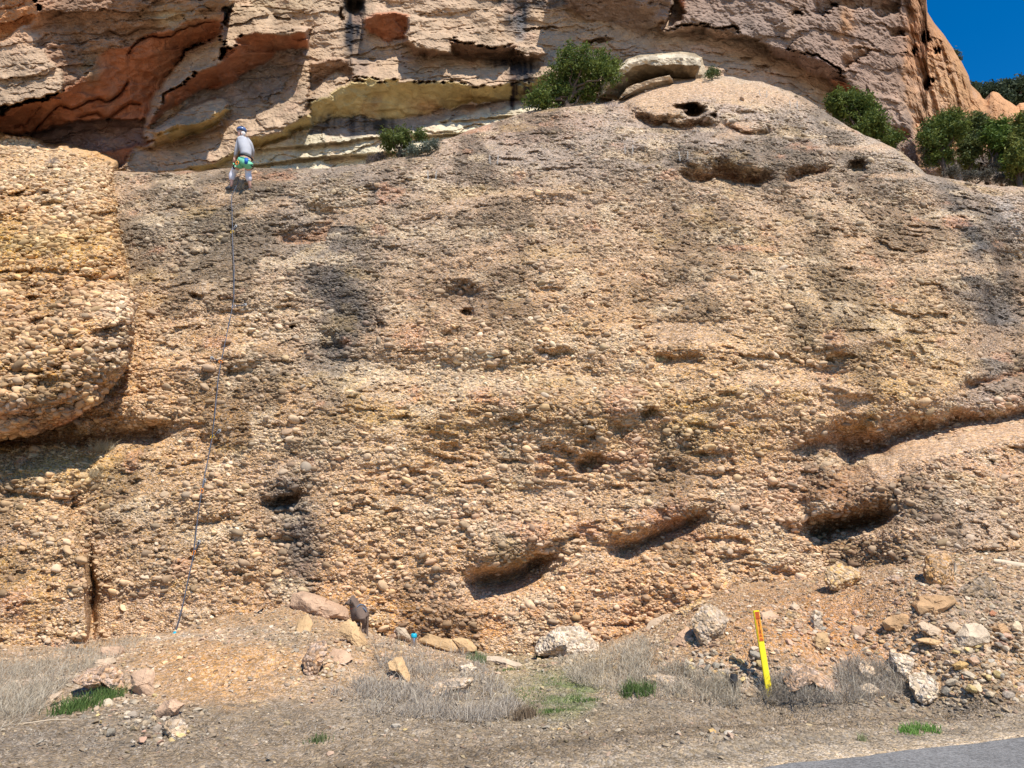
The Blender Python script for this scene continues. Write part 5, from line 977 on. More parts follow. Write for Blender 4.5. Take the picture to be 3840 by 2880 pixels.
make_tree('juniper', 'olive-green juniper cut off by the right edge of the photo', 'tree', t10, [(1510, 690, 90), (1600, 750, 140), (1560, 950, 160), (1480, 1110, 120), (1600, 1250, 170), (1430, 1350, 100), (1480, 1220, 120), (1750, 1000, 200), (1480, 1430, 80), (1560, 1520, 90, .6)], (1500, 1560), 21.6, (.06, .09, .02), (.22, .23, .05), 1500, 9, .05, .12, .1, group='junipers at the right edge')
make_tree('bare_shrub', 'purple-grey leafless bush between the sprawling juniper and the right-edge trees', 'bush', t10, [(60, 1020, 100), (120, 1130, 110), (60, 1200, 100), (170, 1260, 80), (300, 1370, 70, .7)], (100, 1330), 22.8, (.12, .095, .10), (.24, .20, .21), 520, 9, .012, .14, .03)
make_tree('dark_underbrush', 'tangle of grey twigs and low brush under the right-edge trees', 'bush', t10, [(600, 1380, 70, .6), (850, 1440, 70, .6), (1050, 1420, 80, .6), (1250, 1480, 80, .6), (1150, 1330, 60), (1400, 1520, 70, .6)], (900, 1500), 22.4, (.06, .055, .04), (.17, .16, .13), 600, 8, .03, .12, .03)
make_tree('bush', 'tiny green bush on the crest behind the perched rock', 'bush', t3, [(410, 415, 22), (440, 420, 18), (400, 430, 16)], (415, 445), 19.6, (.06, .09, .03), (.15, .17, .06), 130, 7, .03, .07, .02)
for i, (x_, y_, r_, lab) in enumerate([(880, 290, 45, 'leftmost tree on the far ridge, touching the cliff edge'), (1020, 330, 65, 'round dark tree on the far ridge above the rock tooth'), (1120, 290, 50, 'tree on the far ridge where the skyline dips'), (1180, 330, 60, 'tree on the far ridge directly behind the rock tooth'),
                                        (1300, 270, 70, 'tall tree on the far ridge right of the dip'), (1400, 320, 90, 'broad tree on the far ridge, middle of its right group'), (1500, 230, 80, 'highest tree on the far ridge at the right edge'), (1560, 350, 100, 'tree on the far ridge partly cut by the right edge'), (1450, 420, 60, 'lower tree on the far hillside next to the pale outcrop'), (1290, 400, 70, 'lower tree on the far hillside above the rock tooth')]):
    make_tree('far_tree', lab, 'tree', t10, [(x_, y_, r_), (x_-r_*.5, y_+r_*.3, r_*.7), (x_+r_*.5, y_+r_*.4, r_*.7), (x_, y_-r_*.5, r_*.5)], (x_, y_+r_*1.5), 60+i % 3, (.035, .055, .03), (.08, .10, .05), 260, 6, .16, .35, .12, group='trees on the far ridge', jit=.5)
make_tree('bush', 'small bush growing high on the edge of the far orange cliff', 'bush', t9, [(1168, 320, 14, 1.4), (1180, 350, 12)], (1170, 370), 27.5, (.04, .06, .03), (.09, .11, .05), 60, 6, .05, .1, .02)

def blades(name, px, h, w_, cols, label=None, cat=None, parent=None, kind=None, droop=.5, upright=.6, group=None, root_at=None):
    p = np.asarray(px); n_ = len(p); hh = h*RNG.uniform(.45, 1.25, n_); az = RNG.uniform(0, 2*math.pi, n_); ln = np.stack([np.cos(az), np.sin(az), 0*az], 1)
    tilt = RNG.normal(0, 1-upright, n_)[:, None]; d1 = np.array([0, 0, 1.])*upright+ln*np.abs(tilt)*1.1+.02; d1 /= np.linalg.norm(d1, axis=1, keepdims=True)
    d2 = d1+ln*droop*RNG.uniform(.2, 1.4, (n_, 1))-np.array([0, 0, droop*.35]); d2 /= np.linalg.norm(d2, axis=1, keepdims=True)
    m = p+d1*hh[:, None]*.5; e = m+d2*hh[:, None]*.5; th = RNG.uniform(0, math.pi, n_); s = np.stack([np.cos(th), np.sin(th)*.3, 0*th], 1)*w_*.5
    V = np.stack([p-s, p+s, m+s*.8, m-s*.8, e], 1)
    if root_at is not None: V = V-np.array(root_at)
    V = V.reshape(-1, 3); b = np.arange(n_)[:, None]*5
    Fc = np.concatenate([b+[0, 1, 2], b+[0, 2, 3], b+[3, 2, 4]], 0)
    t = RNG.random((n_, 1)); cc = np.array(cols[0])*(1-t)+np.array(cols[1])*t; o = link(name, mesh_np(name, V, Fc, False, np.repeat(cc, 5, 0)), M_GRASS, parent)
    if root_at is not None: o.location = root_at
    return tag(o, label, cat, group, kind)
def in_poly(n_, poly):
    pu = np.array([q[0] for q in poly]); pv = np.array([q[1] for q in poly]); u_ = RNG.uniform(pu.min(), pu.max(), n_*4); v_ = RNG.uniform(pv.min(), pv.max(), n_*4)
    k = inside(poly, u_, v_); u_, v_ = u_[k][:n_], v_[k][:n_]; return hits(u_, v_)
STRAW = ((.34, .28, .20), (.60, .52, .40)); GREY = ((.27, .225, .18), (.54, .47, .38))
br = [(6500, [(0, 2470), (200, 2440), (430, 2400), (560, 2400), (500, 2450), (380, 2500), (250, 2560), (180, 2640), (100, 2720), (0, 2740), (-150, 2740), (-150, 2450)], .22, 'dry grey grass covering the slope at the lower left'),
      (5200, [(1390, 2390), (1560, 2420), (1750, 2450), (1850, 2540), (1960, 2660), (1850, 2710), (1650, 2700), (1400, 2680), (1230, 2600), (1330, 2560), (1420, 2500)], .20, 'tangled dry grey brush below the bottle and the white rock'),
      (6500, [(2070, 2500), (2230, 2420), (2400, 2390), (2500, 2430), (2560, 2500), (2700, 2545), (2890, 2560), (2900, 2640), (2700, 2650), (2450, 2620), (2300, 2600), (2150, 2560)], .20, 'dry grey grass spreading right of the big pale rounded boulder'),
      (3200, [(2880, 2560), (2960, 2540), (3100, 2570), (3180, 2480), (3330, 2500), (3400, 2560), (3400, 2625), (3150, 2640), (2890, 2640)], .20, 'grey leafless brush around the rocks right of the post')]
for n_, poly, h_, lab in br:
    p_ = in_poly(int(n_*1.9), poly); k_ = fbm(p_[:, 0]*2.6, p_[:, 1]*2.6, 3, 711)+RNG.normal(0, .12, len(p_)) > -.12; p_ = p_[k_]
    blades('dry_grass', p_, h_*1.05, .0068, STRAW if 'grass' in lab else GREY, lab, 'dry grass', kind='stuff', droop=1.2, upright=.36)
p_ = np.concatenate([in_poly(130, q[1]) for q in br]); blades('straw_stems', p_, .34, .006, ((.50, .43, .31), (.68, .60, .46)), 'long pale straw stems standing among the dry grass', 'dry grass', kind='stuff', droop=1.1, upright=.5)
p_ = in_poly(5000, [(-100, 2660), (700, 2680), (1300, 2640), (2100, 2560), (2400, 2600), (3500, 2620), (3900, 2620), (3900, 2700), (2500, 2740), (900, 2800), (-100, 2860)]); blades('dead_litter', p_, .05, .006, GREY, 'short dead grass and litter along the verge', 'dry grass', kind='stuff', droop=1.5, upright=.2)
p_ = in_poly(2200, [(2900, 2250), (3200, 2180), (3500, 2180), (3840, 2160), (3840, 2300), (3600, 2300), (3300, 2500), (2950, 2480)]); blades('dead_litter', p_, .07, .006, GREY, 'thin dead twigs over the orange slope', 'dry grass', kind='stuff', droop=1.5, upright=.25)
p_ = in_poly(2600, [(1830, 2470), (2070, 2490), (2250, 2570), (2300, 2620), (2150, 2680), (2020, 2680), (1900, 2580)]); k_ = fbm(p_[:, 0]*2.2, p_[:, 1]*2.2, 3, 701) > -.02; blades('green_ground_cover', p_[k_], .035, .007, ((.10, .17, .04), (.20, .24, .09)), 'sparse green growth on the flat ground left of centre', 'grass', kind='stuff', droop=.8, upright=.6)
def tuft(uvs, n_, h_, cols, label, spread=.1, cat='grass tuft', name='grass_tuft', w_=.009, droop=.5, upright=.75):
    c_ = hits([q[0] for q in uvs], [q[1] for q in uvs]); k_ = RNG.integers(0, len(uvs), n_); p_ = c_[k_]+np.c_[RNG.normal(0, spread, n_), RNG.normal(0, spread*.6, n_), np.zeros(n_)]
    p_[:, 2] = ground_z(p_[:, 0], p_[:, 1])
    p_ = p_[RNG.random(len(p_)) < .75]; return blades(name, p_, h_, w_, cols, label, cat, droop=droop, upright=upright, root_at=tuple(c_.mean(0)))
GRN = ((.05, .10, .025), (.17, .24, .07))
tuft([(235, 2680), (270, 2665), (310, 2645), (350, 2640), (390, 2615), (425, 2610)], 1000, .15, GRN, 'long lush green grass tuft below the pink rocks at the lower left', .08)
tuft([(1775, 2478), (1800, 2490)], 240, .16, ((.10, .15, .06), (.22, .27, .13)), 'grey-green grass tuft right of the pointed yellowish rock', .05)
tuft([(2022, 2468)], 160, .14, GRN, 'small bright green tuft at the foot of the big pale boulder', .035)
tuft([(2360, 2608), (2420, 2612)], 420, .16, GRN, 'dark green spiky grass tuft in the middle of the grey brush', .05)
tuft([(3400, 2752), (3440, 2748), (3490, 2746)], 420, .07, ((.09, .20, .03), (.22, .36, .09)), 'low bright green grass patch beside the road', .05)
tuft([(3232, 2775)], 60, .07, ((.2, .22, .1), (.34, .34, .18)), 'tiny straw-green tuft at the edge of the shoulder', .02)
tuft([(2130, 2665), (2060, 2670)], 260, .04, GRN, 'low green patch on the path nearest the road', .07)
tuft([(2160, 2620), (2215, 2615)], 300, .045, GRN, 'low bright green patch in the middle of the bare path', .06)
tuft([(1960, 2690), (1985, 2685)], 260, .15, ((.16, .11, .07), (.30, .22, .14)), 'brown dead clump at the right end of the tangled brush', .05, 'dry grass', 'dead_clump')
tuft([(1195, 2775)], 120, .07, ((.08, .12, .04), (.2, .22, .1)), 'small dull green clump on the verge below the mound', .05)
tuft([(1900, 2520)], 120, .03, GRN, 'faint green patch below the long whitish rock', .08)
def rock_tuft(uv, n_, h_, cols, label, sp, sheet='slab'):
    Y_ = float(slab_depth(np.array([uv[0]*1.]), np.array([uv[1]*1.]), False)[0][0]) if sheet == 'slab' else float(np.interp(0, [0], [0]))+sheet
    c_ = P(uv[0], uv[1], Y_-.06); p_ = c_+RNG.normal(0, sp, (n_, 3))*np.array([1, .5, .25]); blades('dry_tuft', p_, h_, .007, cols, label, 'dry bush', droop=.9, upright=.45, root_at=tuple(c_))
rock_tuft((385, 1688), 420, .28, ((.36, .30, .18), (.58, .50, .33)), 'straw-coloured dry bush on the ledge under the left buttress', .11)
rock_tuft((350, 1785), 220, .2, ((.30, .24, .15), (.48, .40, .27)), 'smaller dry bush a little below the straw-coloured one', .08)
rock_tuft((2475, 1352), 120, .12, ((.34, .30, .15), (.5, .45, .25)), 'little dry tuft in a pocket in the middle of the slab', .06)
rock_tuft((2300, 400), 160, .16, ((.24, .19, .19), (.42, .36, .34)), 'grey twiggy tuft on the crest below the perched rock', .12)
iu = lambda u_, v_: float(PB[np.argmin(np.abs(vb_-v_)), np.argmin(np.abs(ub-u_)), 1])
rock_tuft((205, 612), 200, .2, ((.26, .22, .20), (.44, .38, .34)), 'grey dry bush near the top of the left buttress', .08, iu(205, 612))
rock_tuft((160, 720), 120, .12, ((.26, .2, .14), (.40, .32, .24)), 'dark twiggy tuft on the face of the left buttress', .07, iu(160, 720))

# dead wood
c0 = hit(3730, 2112); c1 = hit(3850, 2150)
p0 = P(3725, 2103, c0[1]); p1 = P(3790, 2118, c0[1]-.1); p2 = P(3960, 2150, c0[1]-.3)
M_WOOD = plain('weathered_wood', (.60, .48, .34), .9, .1, var=.2, scale=12, bump=.4)
tag(tube('log', [p0, p0*.6+p1*.4, p1, p2], [.03, .05, .06, .07], M_WOOD, seg=8), 'pale weathered log lying at the right edge below the rock', 'log')
q = hit(3580, 2160); tag(tube('stick', [P(3578, 2160, q[1]), P(3583, 2135, q[1]), P(3580, 2110, q[1]+.02)], [.02, .022, .014], M_WOOD, seg=6), 'short pale upright stick beside the square orange-brown boulder', 'stick')
q = hit(100, 2720); tag(tube('long_twig', [P(-40, 2728, q[1]), P(100, 2712, q[1]), P(200, 2698, q[1]), P(330, 2697, q[1])], [.006, .006, .005, .003], M_WOOD, seg=5), 'long thin pale twig lying under the green tuft at the lower left', 'twig')

# ------------------------------------------------------------ climbing gear on the slab
print('gear')
M_ROPE = plain('dark_rope', (.10, .11, .14), .8, .2, var=.5, scale=90); M_CHAIN = plain('dull_steel', (.42, .41, .39), .6, .3, .4, .2, 60); M_STEEL = plain('steel', (.62, .62, .64), .3, .5, 1, .08, 20, 0)
M_ORANGE = plain('orange_metal', (.85, .27, .03), .4, .4, .3, .05); M_YELLOWM = plain('yellow_metal', (.80, .50, .05), .4, .4, .3, .05); M_SLING = plain('dark_sling', (.07, .075, .10), .85, .2)
M_BLACK = plain('black', (.018, .018, .02), .7, .3); M_TURQ = plain('turquoise', (.01, .36, .50), .45, .4, var=.1); M_BLUE = plain('blue', (.02, .13, .45), .6, .3)
def on_slab(u_, v_, out=.04):
    """in front of the slab: the nearest rock in a small neighbourhood"""
    uu, vv = np.meshgrid(np.linspace(u_-6, u_+6, 5), np.linspace(v_-6, v_+6, 5)); Y_ = slab_depth(uu, vv)[0].min(); return Vector(P(u_, v_, float(Y_)-out))
rp = [(868, 738), (872, 848), (870, 869), (878, 1000), (877, 1120), (872, 1149), (855, 1230), (829, 1354), (818, 1420), (805, 1560), (796, 1637), (780, 1720), (756, 1841), (740, 1950), (727, 2073), (700, 2200), (680, 2290), (658, 2368)]
pts = []
for a, b in zip(rp[:-1], rp[1:]):
    for t in np.linspace(0, 1, 4, endpoint=False): pts.append(on_slab(a[0]+(b[0]-a[0])*t+random.uniform(-.6, .6), a[1]+(b[1]-a[1])*t, .09))
pts.append(on_slab(658, 2368, .05))
yy = np.array([p.y for p in pts]); ker = np.ones(7)/7; ys = np.convolve(np.pad(yy, 3, 'edge'), ker, 'valid'); ys = np.minimum(ys, yy)
pts = [Vector(P(*proj(np.array(p)), y)) for p, y in zip(pts, ys)]
# up past the climber's feet to the harness
CY = float(slab_depth(np.array([880.]), np.array([700.]), False)[0][0])
pts = [Vector(P(905, 640, CY-.35)), Vector(P(890, 690, CY-.22))]+pts
tag(tube('climbing_rope', pts, .0085, M_ROPE, seg=6), 'thin dark climbing rope running down the slab from the climber', 'rope')
def link_ring(bm, c, rx, rz, r, nrm=Vector((0, -1, 0)), rot=0, seg=10):
    a = Vector((math.cos(rot), 0, math.sin(rot))); b = Vector((-math.sin(rot), 0, math.cos(rot))); prev = None; first = None
    for i in range(seg+1):
        if i == seg: ring = first
        else:
            t = 2*math.pi*i/seg; ctr = c+a*math.cos(t)*rx+b*math.sin(t)*rz; ra = (a*math.cos(t)+b*math.sin(t)).normalized()
            ring = [bm.verts.new(ctr+(ra*math.cos(k*2*math.pi/5)+nrm*math.sin(k*2*math.pi/5))*r) for k in range(5)]
            if i == 0: first = ring
        if prev:
            for k in range(5): bm.faces.new((prev[k], prev[(k+1) % 5], ring[(k+1) % 5], ring[k]))
        prev = ring
def ring_obj(name, c, rx, rz, r, mat, parent, rot=0):
    bm = bmesh.new(); link_ring(bm, c, rx, rz, r, rot=rot); return bm_obj(name, bm, mat, parent, True)
QD = [((884, 848), (870, 869), M_YELLOWM, 'topmost quickdraw below the climber, yellow carabiner'), ((920, 1143), (877, 1149), M_STEEL, 'quickdraw with pale sling sticking out right of the rope, second from the top'), ((793, 1342), (827, 1356), M_ORANGE, 'quickdraw whose bolt sits left of the rope'),
      ((823, 1616), (797, 1637), M_YELLOWM, 'quickdraw with yellow carabiner level with the straw-coloured bush'), ((767, 1801), (757, 1840), M_ORANGE, 'orange quickdraw, second from the bottom'), ((746, 2033), (727, 2073), M_ORANGE, 'lowest quickdraw, orange carabiner, nearest the ground')]
for bo, cl, mt, lab in QD:
    a = on_slab(*bo, .03); b = on_slab(*cl, .09); r = empty('quickdraw', a); tag(r, lab, 'quickdraw', 'quickdraws along the rope'); d = b-a; ang = math.atan2(d.z, d.x)
    bm = bmesh.new(); bmesh.ops.create_cube(bm, size=1, matrix=Matrix.Translation((0, .01, .01)) @ Matrix.Diagonal((.05, .012, .05, 1))); bm_obj('hanger', bm, M_CHAIN, r)
    tube('sling', [Vector((0, 0, 0)), d*.5, d*.85], .010, M_SLING, r, 5)
    ring_obj('carabiner', d*.12, .035, .022, .006, M_CHAIN, r, ang); ring_obj('carabiner', d, .04, .026, .0075, mt, r, ang)
for (u_, v_), lab in (((2563, 586), 'anchor chains above the long undercut on the dome'), ((2862, 355), 'anchor chains on the pale cap right of the cave, upper left pair'), ((2976, 394), 'anchor chains near the right shoulder of the dome'), ((1852, 599), 'anchor chains on the slab below the red ledge'), ((1620, 658), 'leftmost anchor chains, right of the climber and below the small juniper'), ((2358, 561), 'anchor chains between the crest and the centre of the slab')):
    a = on_slab(u_, v_, .04); r = empty('anchor_chain', a); tag(r, lab, 'anchor chain', 'anchor chains on the slab')
    for dx in (-.11, .11):
        bm = bmesh.new()
        for k in range(5): link_ring(bm, Vector((dx*(1-.04*k), -.01, .10-.052*k)), .013, .028, .005, rot=.2*(-1)**k, seg=8)
        bm_obj('chain', bm, M_CHAIN, r, True)
g = on_slab(655, 2378, .10); r = empty('belay_bundle', g); tag(r, 'bright turquoise bundle with white end at the foot of the rope', 'climbing gear')
bm = bmesh.new(); bmesh.ops.create_icosphere(bm, subdivisions=3, radius=1)
for v in bm.verts: v.co = Vector((v.co.x*.032, v.co.y*.03, v.co.z*.042))*(1+.25*math.sin(v.co.x*9+v.co.z*7))
bm_obj('bundle', bm, M_TURQ, r, True); bm = bmesh.new(); bmesh.ops.create_icosphere(bm, subdivisions=2, radius=1)
for v in bm.verts: v.co = Vector((v.co.x*.024-.008, v.co.y*.02-.012, v.co.z*.018-.045))
bm_obj('end_loop', bm, plain('white_cord', (.7, .75, .75)), r, True); ring_obj('cord_loop', Vector((.012, -.01, .0)), .022, .03, .006, M_TURQ, r)
# black thing lying at the edge of the mound
g = on_slab(974, 2287, .05); gy_ = hit(974, 2300)[1]; a = P(965, 2303, gy_); b = P(988, 2282, gy_+.02); r = empty('climbing_shoe', a); tag(r, 'small dark shoe lying at the left end of the leaning pink slab', 'shoe')
d = Vector(b)-Vector(a); o = tube('shoe_body', [Vector((-.01, 0, 0)), d*.25, d*.6, d*1.0], [.018, .026, .018, .014], M_BLACK, r, 8); tube('sole', [Vector((-.02, -.01, -.014)), d*.3+Vector((0, -.01, -.022))], [.012, .012], plain('grey_rubber', (.12, .13, .17)), r, 6)

# ------------------------------------------------------------ the climber
print('climber')
tk = lambda x, y, dy=0.: Vector(P(800+.2109*x, 430+.2109*y, CY+dy))
M_SKIN = plain('skin', (.62, .36, .27), .6, .3, var=.06); M_SHIRT = plain('grey_shirt', (.42, .42, .445), .9, .1, var=.08, scale=12, bump=.4); M_GREENS = plain('mint_shorts', (.20, .60, .38), .85, .15, var=.08, scale=14, bump=.3)
M_WHITE = plain('white_leggings', (.66, .64, .70), .8, .2, var=.05); M_SHOE = plain('shoe_grey', (.07, .07, .075), .7, .3); M_HAIR = plain('white_hair', (.60, .56, .52), .9, .1, var=.2, scale=80, bump=.6); M_HELM = plain('blue_helmet', (.07, .12, .26), .35, .5, var=.05, bump=0)
base = tk(480, 1290, -.1); CR = empty('person', base); tag(CR, 'climber in blue helmet, grey shirt, mint shorts and white leggings standing high on the slab', 'person')
def sk(name, J, E, mat, sub=2): return skin(name, {k: (v[0]-base, v[1], v[2] if len(v) > 2 else v[1]) for k, v in J.items()}, E, mat, CR, sub)
u = 1/ (F*.2109**-1) * 1.0
J = {'pelvis': (tk(575, 800, -.42), .115, .09), 'waist': (tk(580, 700, -.42), .11, .08), 'chest': (tk(565, 540, -.38), .13, .09), 'neck0': (tk(535, 430, -.33), .075, .07), 'neck': (tk(510, 375, -.32), .055, .055), 'head': (tk(495, 320, -.34), .085, .09), 'crown': (tk(505, 280, -.34), .078, .085),
     'shl': (tk(465, 450, -.36), .065), 'ell': (tk(420, 610, -.34), .045), 'wrl': (tk(382, 755, -.28), .028), 'shr': (tk(645, 510, -.34), .065), 'elr': (tk(695, 660, -.22), .045), 'wrr': (tk(690, 760, -.08), .028),
     'hipl': (tk(500, 855, -.38), .095), 'knl': (tk(345, 1020, -.20), .058), 'cal': (tk(330, 1100, -.22), .056), 'anl': (tk(322, 1255, -.20), .034), 'hipr': (tk(620, 870, -.38), .095), 'knr': (tk(612, 1050, -.20), .058), 'car': (tk(628, 1120, -.24), .056), 'anr': (tk(655, 1275, -.16), .034)}
E = [('pelvis', 'waist'), ('waist', 'chest'), ('chest', 'neck0'), ('neck0', 'neck'), ('neck', 'head'), ('head', 'crown'), ('neck0', 'shl'), ('shl', 'ell'), ('ell', 'wrl'), ('neck0', 'shr'), ('shr', 'elr'), ('elr', 'wrr'), ('pelvis', 'hipl'), ('hipl', 'knl'), ('knl', 'cal'), ('cal', 'anl'), ('pelvis', 'hipr'), ('hipr', 'knr'), ('knr', 'car'), ('car', 'anr')]
# feet and hands continue the body
J.update({'ftl': (tk(265, 1305, -.12), .032), 'ftr': (tk(650, 1370, -.04), .032), 'pml': (tk(372, 790, -.27), .034, .018), 'pmr': (tk(690, 790, -.05), .034, .018)})
E += [('anl', 'ftl'), ('anr', 'ftr'), ('wrl', 'pml'), ('wrr', 'pmr')]
for k, (dx, ln) in enumerate(((-22, 46), (-8, 56), (5, 58), (17, 50))):
    J['fl%d' % k] = (tk(370+dx*.7, 790+ln*.45, -.28), .0105); J['gl%d' % k] = (tk(368+dx*.9, 790+ln*.95, -.25), .009); E += [('pml', 'fl%d' % k), ('fl%d' % k, 'gl%d' % k)]
    J['fr%d' % k] = (tk(690+dx*.7, 790+ln*.4, -.03), .0105); J['gr%d' % k] = (tk(690+dx*.8, 790+ln*.8, -.0), .009); E += [('pmr', 'fr%d' % k), ('fr%d' % k, 'gr%d' % k)]
J['tl0'] = (tk(392, 790, -.24), .012); J['tl1'] = (tk(400, 820, -.22), .010); E += [('wrl', 'tl0'), ('tl0', 'tl1')]
J['nose'] = (tk(440, 350, -.36), .018); J['chin'] = (tk(450, 385, -.36), .028); E += [('head', 'nose'), ('head', 'chin')]
sk('body', J, E, M_SKIN)
g2 = lambda k, s=1.12: (J[k][0], J[k][1]*s, (J[k][2] if len(J[k]) > 2 else J[k][1])*s)
Js = {'chest': (J['chest'][0], .165, .135), 'waist': (J['waist'][0], .14, .12), 'hem': (tk(580, 752, -.43), .145, .125), 'neck0': g2('neck0', 1.5), 'col': (tk(520, 395, -.325), .07, .07), 'shl': g2('shl', 1.25), 'ell': g2('ell', 1.35), 'cfl': (tk(386, 745, -.285), .040), 'shr': g2('shr', 1.25), 'elr': g2('elr', 1.35), 'cfr': (tk(692, 750, -.09), .040)}
sk('shirt', Js, [('chest', 'waist'), ('waist', 'hem'), ('chest', 'neck0'), ('neck0', 'col'), ('neck0', 'shl'), ('shl', 'ell'), ('ell', 'cfl'), ('neck0', 'shr'), ('shr', 'elr'), ('elr', 'cfr')], M_SHIRT)
Jh = {'pelvis': (tk(570, 810, -.43), .155, .14), 'top': (tk(578, 745, -.43), .135, .11), 'hl': (tk(500, 860, -.39), .135), 'hl2': (tk(425, 935, -.32), .10), 'hr': (tk(622, 875, -.39), .135), 'hr2': (tk(618, 970, -.29), .108)}
sk('shorts', Jh, [('pelvis', 'top'), ('pelvis', 'hl'), ('hl', 'hl2'), ('pelvis', 'hr'), ('hr', 'hr2')], M_GREENS)
for s in 'lr':
    ko, co = J['kn'+s][0], J['ca'+s][0]; th = Jh['h'+s+'2'][0]; an = J['an'+s][0]
    sk('leggings', {'a': (ko, .085), 'b': (th.lerp(ko, .15), .10), 'c': (co, .082), 'd': (co.lerp(an, .55), .058)}, [('a', 'b'), ('a', 'c'), ('c', 'd')], M_WHITE)
fl, fr_ = J['ftl'][0], J['ftr'][0]
sk('shoe', {'h': (tk(318, 1285, -.19), .055), 'm': (tk(270, 1305, -.17), .058), 't': (tk(222, 1318, -.12), .040)}, [('h', 'm'), ('m', 't')], M_SHOE)
sk('shoe', {'h': (tk(655, 1305, -.17), .055), 'm': (tk(648, 1380, -.13), .060), 't': (tk(640, 1455, -.09), .045)}, [('h', 'm'), ('m', 't')], M_SHOE)
def ell(name, c, r, mat, rot=(0, 0, 0), cut=None, parent=CR, bs=base):
    bm = bmesh.new(); bmesh.ops.create_icosphere(bm, subdivisions=3, radius=1)
    if cut is not None: bmesh.ops.bisect_plane(bm, geom=bm.verts[:]+bm.edges[:]+bm.faces[:], plane_co=(0, 0, cut), plane_no=(0, 0, 1), clear_inner=True); bmesh.ops.holes_fill(bm, edges=bm.edges[:])
    for v in bm.verts: v.co = Vector((v.co.x*r[0], v.co.y*r[1], v.co.z*r[2]))
    o = bm_obj(name, bm, mat, parent, True); o.location = c-bs; o.rotation_euler = rot; return o
h_ = ell('helmet', tk(502, 282, -.34), (.125, .115, .105), M_HELM, (0, .12, 0), -.15)
for k_, dx in enumerate((-.05, 0, .05)):
    tube('helmet_vent', [Vector((-.07+.02*k_, -.085-.01*abs(k_-1), .045+dx*.1)), Vector((.03+.02*k_, -.095, .05+dx*.3))], [.009, .006], M_BLACK, h_, 5)
ell('hair', tk(528, 345, -.37), (.062, .062, .07), M_HAIR); ell('ear', tk(502, 345, -.435), (.014, .010, .024), M_SKIN)
tube('chin_strap', [tk(492, 310, -.44)-base, tk(478, 350, -.43)-base, tk(465, 390, -.40)-base], .006, M_BLACK, CR, 5)
def band(name, c, rx, ry, tube_r, tilt, mat):
    pts = [c-base+Vector((math.cos(t)*rx, math.sin(t)*ry, math.sin(tilt)*math.cos(t)*rx)) for t in np.linspace(0, 2*math.pi, 22)]
    tube(name, pts, tube_r, mat, CR, 6, False)
band('harness_belt', tk(575, 762, -.43), .158, .135, .020, -.25, M_BLACK)
band('leg_loop', tk(455, 900, -.36), .120, .125, .016, .75, M_BLACK); band('leg_loop', tk(622, 925, -.35), .112, .118, .014, -.05, M_BLACK)
def cloth_bag(c, w_, h, d_, mat, nm, par):
    bm = bmesh.new(); bmesh.ops.create_cone(bm, cap_ends=True, segments=12, radius1=w_*.42, radius2=w_*.5, depth=h)
    for v in bm.verts: v.co.y *= d_/w_
    bmesh.ops.bevel(bm, geom=[e for e in bm.edges if e.is_manifold and len(e.link_faces) == 2 and any(len(f.verts) > 4 for f in e.link_faces)], offset=.012, segments=2, affect='EDGES'); o = bm_obj(nm, bm, mat, par, True); o.location = c; return o
cb = cloth_bag(tk(585, 825, -.60)-base, .10, .145, .07, M_BLUE, 'chalk_bag', CR); ro = cloth_bag(Vector((0, 0, .075)), .108, .025, .08, M_SHIRT, 'bag_rim', cb)
ring_obj('belay_carabiner', tk(425, 855, -.52)-base, .035, .05, .010, M_ORANGE, CR, 0)

# ------------------------------------------------------------ the dog
print('dog')
GD = hit(1375, 2400); DY = min(GD[1]+.1, float(slab_depth(np.array([1375.]), np.array([2330.]), False)[0][0])-.75)
dk = lambda x, y, dy=0.: Vector(P(1240+.1808*x, 2220+.1808*y, DY+dy))
M_DOG = plain('brindle_fur', (.15, .105, .08), .9, .15, var=.5, scale=60, bump=.5); M_DOGD = plain('dark_fur', (.03, .027, .027), .9, .15)
db = dk(600, 900, .1); DG = empty('dog', db); tag(DG, 'brindle dog in a blue harness standing behind the yellow block and looking left', 'dog')
D = {'rump': (dk(680, 430, -.10), .095, .10), 'belly': (dk(620, 430, .0), .10, .13), 'chest': (dk(530, 420, .08), .11, .14), 'neck': (dk(500, 310, .10), .075, .078), 'head': (dk(460, 185, .06), .095, .09), 'stop': (dk(415, 205, .04), .066, .058), 'muz': (dk(365, 235, .02), .046, .040), 'nose': (dk(325, 252, .0), .032, .028),
     'hl1': (dk(655, 560, -.20), .060, .07), 'hl2': (dk(700, 640, -.16), .036), 'hl3': (dk(665, 760, -.12), .022), 'hl4': (dk(672, 850, -.14), .024),
     'hr1': (dk(720, 540, -.02), .060, .07), 'hr2': (dk(750, 650, .02), .034), 'hr3': (dk(728, 780, .04), .021), 'hr4': (dk(725, 870, .02), .023),
     'fl1': (dk(480, 560, .12), .042), 'fl2': (dk(510, 690, .12), .027), 'fl3': (dk(540, 830, .10), .022), 'fr1': (dk(560, 570, .25), .042), 'fr2': (dk(590, 690, .26), .027), 'fr3': (dk(600, 840, .26), .022),
     'el': (dk(465, 105, .05), .034, .018), 'elt': (dk(478, 60, .05), .012, .008), 'er': (dk(525, 145, .10), .034, .018), 'ert': (dk(575, 125, .12), .012, .008),
     't1': (dk(755, 480, -.10), .024), 't2': (dk(770, 640, -.10), .018), 't3': (dk(760, 820, -.12), .012), 't4': (dk(770, 930, -.14), .008)}
